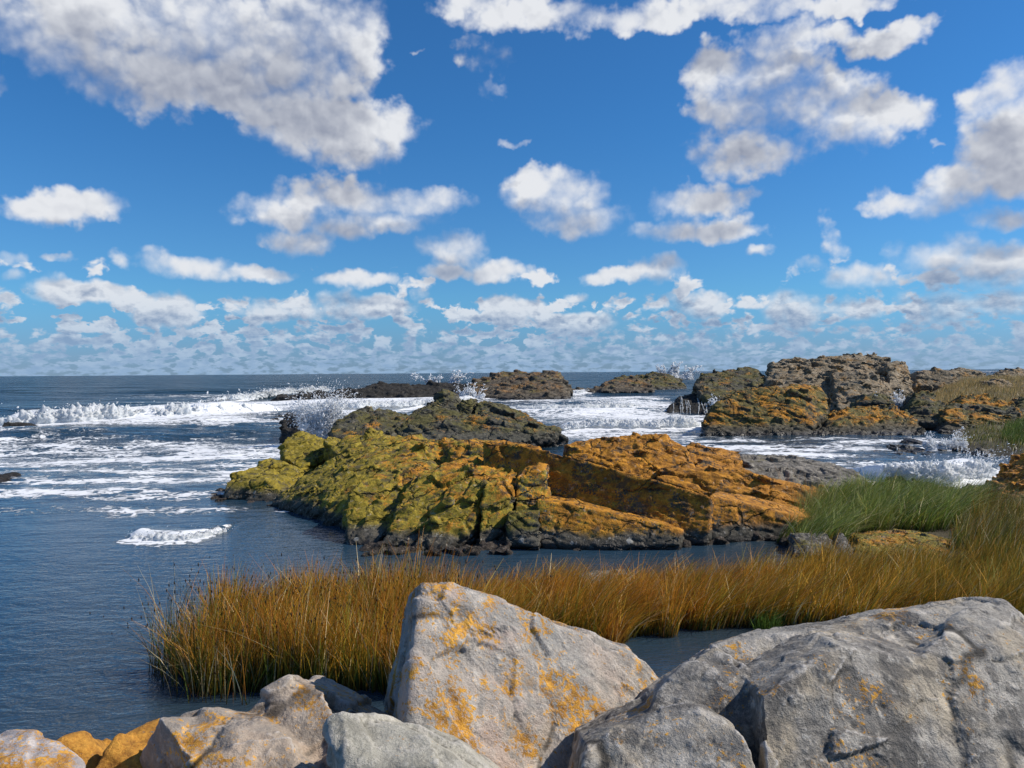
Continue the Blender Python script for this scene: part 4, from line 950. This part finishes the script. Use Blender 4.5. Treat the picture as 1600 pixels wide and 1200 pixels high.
def breaker(lab, pts, h, dep, seed):
    res = max(.022, h * .055)
    Q, t, L = resample(pts, res)
    base = Vector(Q[len(Q) // 2])
    na = max(20, int((dep + h) * 1.2 / res)); na = min(na, 80)
    A = np.linspace(0, 1, na)
    S_, A_ = np.meshgrid(t, A, indexing='ij')
    u = S_ / L
    X = np.repeat(Q[:, 0:1], na, 1); Y0 = np.repeat(Q[:, 1:2], na, 1)
    tap = sst(u, 0, .16) * (1 - sst(u, .82, 1))
    lowf = fbm(np.stack((S_ / (h * 5), S_ * 0, S_ * 0 + seed), -1).reshape(-1, 3), 3, seed, .6).reshape(S_.shape)
    hh = h * tap * (.80 + .75 * lowf)
    front = (fbm(np.stack((S_ / (h * 2.5), S_ * 0 + 4, S_ * 0 + seed), -1).reshape(-1, 3), 2, seed + 3, .5).reshape(S_.shape)) * dep * .6
    Y = Y0 + front * (1 - A_) + dep * A_ * (.75 + .25 * tap)
    # cross section: foot, steep ragged face, rounded top, long back; A_ runs along its length
    ang = A_ * math.pi
    prof = np.sin(ang) ** .85
    Y = Y0 + front * (1 - A_) + dep * (.75 + .25 * tap) * (1 - np.cos(ang)) / 2 * np.where(A_ < .5, .62, 1.0) + np.where(A_ < .5, 0, -.19 * dep * 0)
    Y = Y0 + front * (1 - A_) + dep * (.75 + .25 * tap) * (.5 - .5 * np.cos(ang)) ** 1.35
    Z = hh * prof - .03 - .10 * h * ((A_ < .02) | (A_ > .98))
    Pn = np.stack((X, Y, Z), -1)
    dS = np.gradient(Pn, axis=0); dA = np.gradient(Pn, axis=1)
    Nn = np.cross(dS, dA); Nn /= np.maximum(np.linalg.norm(Nn, axis=-1, keepdims=True), 1e-6)
    Nn = np.where(Nn[..., 2:3] < 0, -Nn, Nn)
    flat = Pn.reshape(-1, 3)
    big = np.abs(fbm(flat / (h * .95) + seed, 3, seed + 9, .5)).reshape(S_.shape) - .18
    nz = np.abs(fbm(flat / (h * .36), 3, seed + 12, .6)).reshape(S_.shape) - .18
    nz2 = np.abs(fbm(flat / (h * .12), 2, seed + 19, .6)).reshape(S_.shape) - .18
    env = np.clip(prof * 1.6, 0, 1) * np.clip(tap * 1.5, .0, 1)
    V = (Pn + Nn * (env * (big * .85 + nz * .50 + nz2 * .22) * h)[..., None]).reshape(-1, 3)
    # ragged torn edges
    tear = np.minimum(np.minimum(A_, 1 - A_) * 5, tap * 1.3) + fbm(flat / (h * .8) + 31, 4, seed + 23, .65).reshape(S_.shape) * 1.1
    fc = grid_faces(*S_.shape)
    fc = fc[(tear.ravel()[fc] > .22).all(1)]
    me = np_mesh('breaking_wave', V - np.array(base), fc)
    o = tag(link('breaking_wave', me, M_foam, None, base), lab, 'wave', 'breaking waves')
    r = np.random.default_rng(seed + 50)
    n = int(min(2600, 60 * L / h * .5))
    i = r.integers(0, len(Q), n); uu = t[i] / L; tp = (sst(uu, 0, .16) * (1 - sst(uu, .82, 1)))
    ok = r.uniform(0, 1, n) < tp; i = i[ok]; n = len(i)
    lowi = lowf[i, 0]
    top = h * tp[ok] * (.80 + .75 * lowi)
    C = np.stack((Q[i, 0] + r.normal(0, .1, n), Q[i, 1] + dep * r.normal(.35, .16, n), top * r.uniform(.75, 1.0, n) + r.exponential(.16 * h, n)), 1) - np.array(base)
    D = r.normal(0, 1, (n, 3)) + np.array((.6, -.5, 1.2))
    link('spray', droplets('spray', C, h * .028 * r.lognormal(0, .5, n), D, r.uniform(1, 2.5, n)), M_spray, o)['kind'] = 'stuff'
for b in BREAKERS: breaker(*b)
def splash(label, px, py, Y, w, h, n, size, seed, jets=9, lean=.15, z=None):
    o = pt(px, py, Y)
    if z is not None: o.z = z
    r = random.Random(seed * 7)
    hs = []
    for j in range(max(4, jets // 2)):                    # the unbroken white water at the heart of the burst
        x = r.uniform(-w, w) * .5; tall = h * r.uniform(.30, .66) * (1 - .6 * abs(x) / w); rad = w * r.uniform(.16, .36); tx = x * .5 + lean * tall * .6 + r.gauss(0, .12) * tall
        hs.append([Vector((x + rad * math.cos(a), r.uniform(-.1, .1) + rad * .7 * math.sin(a), -.1 * h)) for a in (0, 1, 2, 3, 4, 5)] +
                  [Vector((x + tx + rad * .45 * math.cos(a), rad * .4 * math.sin(a), tall * r.uniform(.8, 1.0))) for a in (0, 1.5, 3, 4.5)])
    core = rock_mesh('plume', hs, max(.012, h * .012), [(.2 * h, .2 * h, .3 * h, .01 * h, .10 * h, .0), (.07 * h, .07 * h, .10 * h, .008 * h, .09 * h, 0.)], (2. / h, .03 * h), (9. / h, .05 * h), frame(0.3, .1), seed, 1)
    me = splash_mesh('sea_spray', (0, 0, 0), w, h, n, size, seed, jets, lean)
    root = tag(link('sea_spray', core, M_plume, None, o), label, 'sea spray', 'bursts of sea spray')
    link('drops', me, M_spray, root)['kind'] = 'stuff'
    return root
splash('tall white splash bursting up between the black wet rock and the low dark shoulder', 503, 690, 35.5,   .85, 2.3, 9000, .019, 1, 28, .10, z=0.05)
splash('fan of spray over the far reef rock near the horizon, left of the headland', 1050, 590, 139., 4.5, 2.6, 700, .09, 2, 12, .3)
splash('low burst of spray behind the long chain of black rocks', 690, 603, 97., 3., 1.9, 600, .07, 3, 9, .1)
splash('small plume of spray against the left end of the flat topped reef rock', 733, 622, 85., 1.8, 1.5, 400, .05, 4, 7, .2)
splash('spray leaping from the gap left of the wedge shaped rock', 1404, 640, 46.5, 1.0, 1.1, 600, .03, 5, 9, .0)
splash('drops thrown up over the wet brown rock by the cove wave', 1512, 742, 24.5,   .75, .8, 1500, .011, 6, 12, .5)
splash('fine drops flying at the back of the cove, above the broad wet rock', 1480, 702, 29.5, 1.3, .7, 1500, .016, 7, 9, .2)
splash('thin spray falling beside the dark overhanging slab of the headland', 1128, 645, 53.2, .35, 1.1, 500, .03, 8, 4, .0)
# thin white run off on the wet rocks
from mathutils.bvhtree import BVHTree
def trickles(label, seeds, x0, x1, y0, y1, n, size, seed):
    r = random.Random(seed)
    vs, fs = [], []
    for sd_ in seeds:
        o = RK[sd_]; me = o.data; base = len(vs)
        vs += [o.matrix_world @ v.co if False else v.co + o.location for v in me.vertices]
        fs += [[base + i for i in p.vertices] for p in me.polygons]
    tree = BVHTree.FromPolygons(vs, fs)
    eye = Vector((0, 0, EYE)); C, S, D, T = [], [], [], []
    for i in range(n):
        px, py = r.uniform(x0, x1), r.uniform(y0, y0 + (y1 - y0) * .5)
        run = r.uniform(.3, 1.0) * (y1 - y0)
        end = py + run; wob = r.uniform(-.15, .15)
        while py < end:
            hit, nrm, _, dist = tree.ray_cast(eye, ray(px, py).normalized())
            if hit is None or hit.z < .02: break
            if r.random() < .8:
                C.append(hit + nrm * size * .6); S.append(size * r.uniform(.5, 1.2)); D.append(Vector((wob, -.3, -1)) - nrm * 0.0); T.append(r.uniform(1.5, 4))
            py += .9; px += wob + r.gauss(0, .25)
    if not C: return
    o0 = C[0].copy()
    me = droplets('water_runoff', np.array([c - o0 for c in C]), np.array(S), np.array([tuple(d) for d in D]), np.array(T))
    tag(link('water_runoff', me, M_foam, None, o0), label, 'water', None, 'stuff')
trickles('white trickles pouring down the low black rock in front of the headland', [149], 1040, 1136, 614, 648, 26, .032, 1)
trickles('foam streaks running off the wet black rocks of the cove', [181, 183, 185], 1306, 1600, 698, 740, 110, .022, 2)
print('sea', round(time.time() - T0, 1))

# ------------------------------------------------------------------ reeds and grasses
def grass_mat(name, rough=.6):
    m, k = new_mat(name)
    c = k.node('ShaderNodeVertexColor', layer_name='col').outputs['Color']
    d = k.node('ShaderNodeBsdfPrincipled', {'Base Color': c, 'Roughness': rough, 'Specular IOR Level': .25})
    t = k.node('ShaderNodeBsdfTranslucent', {'Color': c})
    k.node('ShaderNodeOutputMaterial', {'Surface': k.node('ShaderNodeMixShader', {0: .30, 1: d.outputs[0], 2: t.outputs[0]}).outputs[0]})
    return m
M_grass = grass_mat("grass_blades")
def in_poly(x, y, P):
    ins = np.zeros(x.shape, bool)
    for i in range(len(P)):
        a, b = P[i], P[(i + 1) % len(P)]
        ins ^= ((a[1] > y) != (b[1] > y)) & (x < (b[0] - a[0]) * (y - a[1]) / (b[1] - a[1] + 1e-12) + a[0])
    return ins
def scatter(poly, n, seed, clump=.5, cs=.5, edge=.12):
    r = np.random.default_rng(seed); P = np.array(poly)
    out = []; tot = 0
    while tot < n:
        q = r.uniform(P.min(0), P.max(0), (n * 2, 2))
        wob = np.stack((perlin(np.c_[q * 1.6, q[:, :1] * 0], seed), perlin(np.c_[q * 1.6, q[:, :1] * 0 + 7], seed)), 1) * edge * 2.5
        ok = in_poly(q[:, 0] + wob[:, 0], q[:, 1] + wob[:, 1], poly)
        dn = .5 + perlin(np.c_[q / cs, q[:, :1] * 0], seed + 5) * 1.1
        ok &= r.uniform(0, 1, len(q)) < (1 - clump) + clump * np.clip(dn, 0, 1)
        out.append(q[ok]); tot += ok.sum()
        if len(out) > 60: break
    return np.concatenate(out)[:n]
def blades(name, poly, n, h, hv, w, lean, pal, root_c, tip_c, seed, label=None, clump=.5, cs=.5, tipmix=.45, spread=.28, curve=.6, zmin=-.05, palw=None, heads=0., head_c=(.05, .03, .015), hmap=None, cmap=None, edge=.12):
    r = np.random.default_rng(seed)
    q = scatter(poly, n, seed, clump, cs, edge); n = len(q)
    gz = np.maximum(ground_z(q[:, 0], q[:, 1]) - .03, zmin)
    hh = h * np.clip(r.normal(1, hv, n), .3, 1.5) * (1 + .28 * perlin(np.c_[q / .8, q[:, :1] * 0], seed + 8))
    if hmap is not None: hh *= hmap(q)
    yaw = r.uniform(0, 2 * math.pi, n); rad = np.abs(r.normal(0, spread, n))
    gust = .6 + .8 * (perlin(np.c_[q / .7, q[:, :1] * 0 + 3], seed + 2) + .3)
    lx = lean[0] * gust + rad * np.cos(yaw); ly = lean[1] * gust + rad * np.sin(yaw)
    K = 5; tt = np.linspace(0, 1, K)
    face = r.uniform(0, math.pi, n)
    wx, wy = np.cos(face) * .8 + .2, np.sin(face) * .6
    bend = r.uniform(.5, 1.4, n) * curve
    V = np.empty((n, K, 2, 3), np.float32)
    for j, t in enumerate(tt):
        off = t * (1 - curve * .5) + bend * t ** 2.4
        cx = q[:, 0] + lx * hh * off; cy = q[:, 1] + ly * hh * off
        cz = gz + hh * (t - .18 * bend * (np.hypot(lx, ly) ** 1.2) * t ** 3)
        ww = w * (1 - t ** 1.6 * .88) * r.uniform(.98, 1.02)
        sz = 1.25 * (.7 + .6 * ((np.arange(n) * 7919) % 101) / 101) * ww * .5
        V[:, j, 0] = np.stack((cx - wx * sz, cy - wy * sz, cz), 1); V[:, j, 1] = np.stack((cx + wx * sz, cy + wy * sz, cz), 1)
    pal = np.array(pal, float)
    pv = r.choice(len(pal), n, p=palw)
    if cmap is not None: pv = cmap(q, pv, r)
    pc = 1.15 * pal[pv] * r.uniform(.5, 1.6, (n, 1)) * (1 + .5 * perlin(np.c_[q / .45, q[:, :1] * 0 + 11], seed + 31))[:, None]
    Cc = np.empty((n, K, 2, 4), np.float32); Cc[..., 3] = 1
    ts = r.uniform(0, 1, n) < tipmix
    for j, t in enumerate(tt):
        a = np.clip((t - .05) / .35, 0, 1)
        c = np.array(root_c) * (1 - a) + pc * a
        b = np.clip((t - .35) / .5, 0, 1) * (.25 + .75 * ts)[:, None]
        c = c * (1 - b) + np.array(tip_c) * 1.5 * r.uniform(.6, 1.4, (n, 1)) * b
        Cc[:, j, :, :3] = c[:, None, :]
    base = np.arange(n)[:, None, None] * (K * 2) + (np.arange(K - 1) * 2)[None, :, None]
    Fc = (base + np.array((0, 1, 3, 2))[None, None]).reshape(-1, 4)
    V = V.reshape(-1, 3); Cc = Cc.reshape(-1, 4)
    if heads:                          # dark seed heads on some stems
        sel = np.where(r.uniform(0, 1, n) < heads)[0]
        tips = V.reshape(n, K, 2, 3)[sel, -1].mean(1)
        s = r.uniform(.006, .012, len(sel))
        HV = tips[:, None] + OCT_V[None] * np.stack((s * .7, s * .7, s * 2.2), 1)[:, None]
        n0 = len(V)
        V = np.concatenate((V, HV.reshape(-1, 3))); Cc = np.concatenate((Cc, np.tile(np.array((*head_c, 1.)), (len(sel) * 6, 1))))
        HF = (OCT_F[None] + 6 * np.arange(len(sel))[:, None, None] + n0).reshape(-1, 3)
        HF = np.concatenate((HF, HF[:, :1]), 1)
        # triangles carried as quads would be degenerate: the heads go in a mesh of their own below
        me_h = np_mesh('seed_heads', HV.reshape(-1, 3), (OCT_F[None] + 6 * np.arange(len(sel))[:, None, None]).reshape(-1, 3))
        attr(me_h, 'col', np.tile(np.array((*head_c, 1.)), (len(sel) * 6, 1)), 'FLOAT_COLOR')
        V, Cc = V[:n0], Cc[:n0]
    me = np_mesh(name, V, Fc)
    attr(me, 'col', Cc, 'FLOAT_COLOR')
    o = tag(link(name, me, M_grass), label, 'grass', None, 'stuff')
    if heads:
        hobj = link('seed_heads', me_h, M_grass, o); hobj['kind'] = 'stuff'
    return o
GRN, DGRN, OLV, ORG, RST, TAN = (.11, .17, .022), (.06, .105, .016), (.31, .25, .028), (.62, .33, .032), (.42, .18, .025), (.70, .58, .32)
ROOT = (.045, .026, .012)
def patchy(q, pv, r):                  # greener and redder patches within a belt
    pn = perlin(np.c_[q / .75, q[:, :1] * 0 + 21], 61)
    g = r.uniform(0, 1, len(q))
    pv = np.where(g < np.clip(pn * 2.2, 0, .75), np.where(r.uniform(0, 1, len(q)) < .5, 4, 0), pv)
    return np.where(g < np.clip(-pn * 2.0 - .1, 0, .6), 2, pv)
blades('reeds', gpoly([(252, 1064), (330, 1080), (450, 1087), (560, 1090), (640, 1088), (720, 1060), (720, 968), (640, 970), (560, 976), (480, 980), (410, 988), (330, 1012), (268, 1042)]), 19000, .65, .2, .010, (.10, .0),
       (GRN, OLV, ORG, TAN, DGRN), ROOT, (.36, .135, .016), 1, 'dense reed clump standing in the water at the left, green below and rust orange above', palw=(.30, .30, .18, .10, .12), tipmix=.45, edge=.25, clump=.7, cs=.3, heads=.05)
blades('reeds', gpoly([(236, 1070), (262, 1084), (300, 1090), (420, 1100), (420, 1080), (300, 1040), (300, 990), (262, 1010), (238, 1040)]), 420, .66, .3, .007, (.05, .0),
       (GRN, DGRN, RST, TAN), ROOT, (.10, .06, .02), 2, 'sparse stray stems in the water along the left edge of the reed clump', clump=.8, heads=.35, spread=.4, curve=.9)
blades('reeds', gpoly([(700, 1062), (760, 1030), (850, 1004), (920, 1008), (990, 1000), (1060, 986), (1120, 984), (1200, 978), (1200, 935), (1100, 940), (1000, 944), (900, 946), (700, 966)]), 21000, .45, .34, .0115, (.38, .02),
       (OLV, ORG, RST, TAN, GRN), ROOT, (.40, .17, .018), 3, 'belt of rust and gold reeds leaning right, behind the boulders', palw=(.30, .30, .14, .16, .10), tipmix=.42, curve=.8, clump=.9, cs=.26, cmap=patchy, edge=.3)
def right_green(q, pv, r):             # greener to the right
    g = r.uniform(0, 1, len(q)) < sst(q[:, 0], 3.6, 7.4) * .8
    return np.where(g, r.integers(3, 5, len(q)), pv)
blades('meadow_grass', gpoly([(1110, 990), (1200, 985), (1350, 975), (1700, 985), (1760, 900), (1500, 902), (1360, 908), (1240, 908), (1200, 915), (1160, 935)]), 27000, .42, .3, .0125, (.42, .03),
       (ORG, OLV, TAN, GRN, DGRN, RST), (.05, .03, .012), (.34, .18, .02), 4, 'orange and olive meadow grass in front of the low meadow rocks', palw=(.36, .30, .10, .10, .04, .10), tipmix=.45, curve=.8, zmin=-.03, cmap=right_green, clump=.85, cs=.3)
blades('green_grass', gpoly([(1212, 850), (1260, 862), (1340, 842), (1500, 834), (1520, 800), (1480, 796), (1400, 790), (1320, 792), (1262, 802), (1232, 825)]), 15000, .44, .34, .014, (.55, .02),
       ((.14, .21, .03), (.08, .13, .02), (.20, .25, .05), TAN, OLV), (.04, .045, .012), (.22, .24, .06), 5, 'tall green grass bent over by the wind, behind the dark angular rock', palw=(.32, .20, .20, .13, .15), tipmix=.35, curve=.95, cs=.35, clump=.8, spread=.36)
blades('meadow_grass', gpoly([(1490, 868), (1500, 836), (1530, 806), (1580, 815), (1760, 830), (1760, 885)]), 12000, .40, .3, .010, (.4, .02),
       (OLV, DGRN, GRN, RST, TAN), (.035, .028, .012), (.16, .11, .03), 6, 'mixed brown and green meadow grass below the dark wedge of rock', palw=(.3, .2, .2, .15, .15), curve=.8)
blades('grass_tuft', gpoly([(1222, 818), (1262, 822), (1275, 806), (1240, 800)]), 2200, .46, .3, .008, (.05, .0), ((.13, .15, .045), (.20, .19, .07), GRN, (.30, .22, .10)), (.05, .05, .02), (.28, .22, .09), 7,
       'pale rounded grass tuft with thin straw stems at the end of the long slab', spread=.42, palw=(.35, .3, .15, .2))
blades('grass_tuft', gpoly([(1210, 815), (1235, 818), (1262, 812), (1240, 800)]), 160, .80, .25, .006, (-.05, .0), ((.36, .20, .06), (.40, .28, .12)), (.2, .12, .05), (.42, .24, .09), 8, 'sparse tall straw stems rising out of the pale tuft', spread=.3)
blades('dry_grass', [(24.5, 47.), (27., 44.5), (36., 43.), (52., 42.), (70., 62.), (66., 82.), (44., 76.), (33., 62.), (28., 53.)], 30000, .40, .3, .040, (.25, .0),
       ((.42, .29, .11), (.50, .36, .15), (.32, .24, .08), (.24, .22, .06), (.55, .43, .22)), (.12, .085, .035), (.40, .27, .11), 9, 'dry tan grass sloping up behind the right hand rocks', palw=(.3, .25, .2, .13, .12), cs=3., tipmix=.6)
blades('green_grass', gpoly([(1562, 692), (1572, 706), (1700, 724), (1700, 672), (1600, 672), (1575, 680)]), 4500, .42, .25, .02, (.3, .0), (GRN, DGRN, (.09, .13, .02)), (.03, .035, .01), (.10, .13, .03), 10,
       'bright green grass at the right border above the flat grey rock', palw=(.4, .25, .35), cs=1.)
blades('grass_tuft', gpoly([(1543, 776), (1562, 778), (1572, 772), (1556, 768)]), 500, .20, .3, .01, (.1, .0), (OLV, GRN, TAN), ROOT, (.25, .2, .05), 12, 'little olive grass tuft on the ledge beside the dark wedge of rock', spread=.5)
blades('green_grass', gpoly([(1165, 972), (1185, 985), (1215, 985), (1212, 966)]), 700, .22, .3, .008, (.1, .0), ((.06, .12, .02), GRN), (.03, .03, .01), (.09, .15, .03), 13, 'small bright green patch at the end of the reed belt', spread=.4)
blades('meadow_grass', gpoly([(1500, 700), (1580, 714), (1720, 726), (1720, 668), (1580, 662), (1505, 676)]), 6000, .22, .35, .022, (.3, .0), (OLV, DGRN, TAN, GRN), (.05, .04, .02), (.22, .17, .06), 14,
       'short olive turf on the low shore between the rocks and the cove', palw=(.35, .3, .2, .15), cs=1.)
print('grass', round(time.time() - T0, 1))
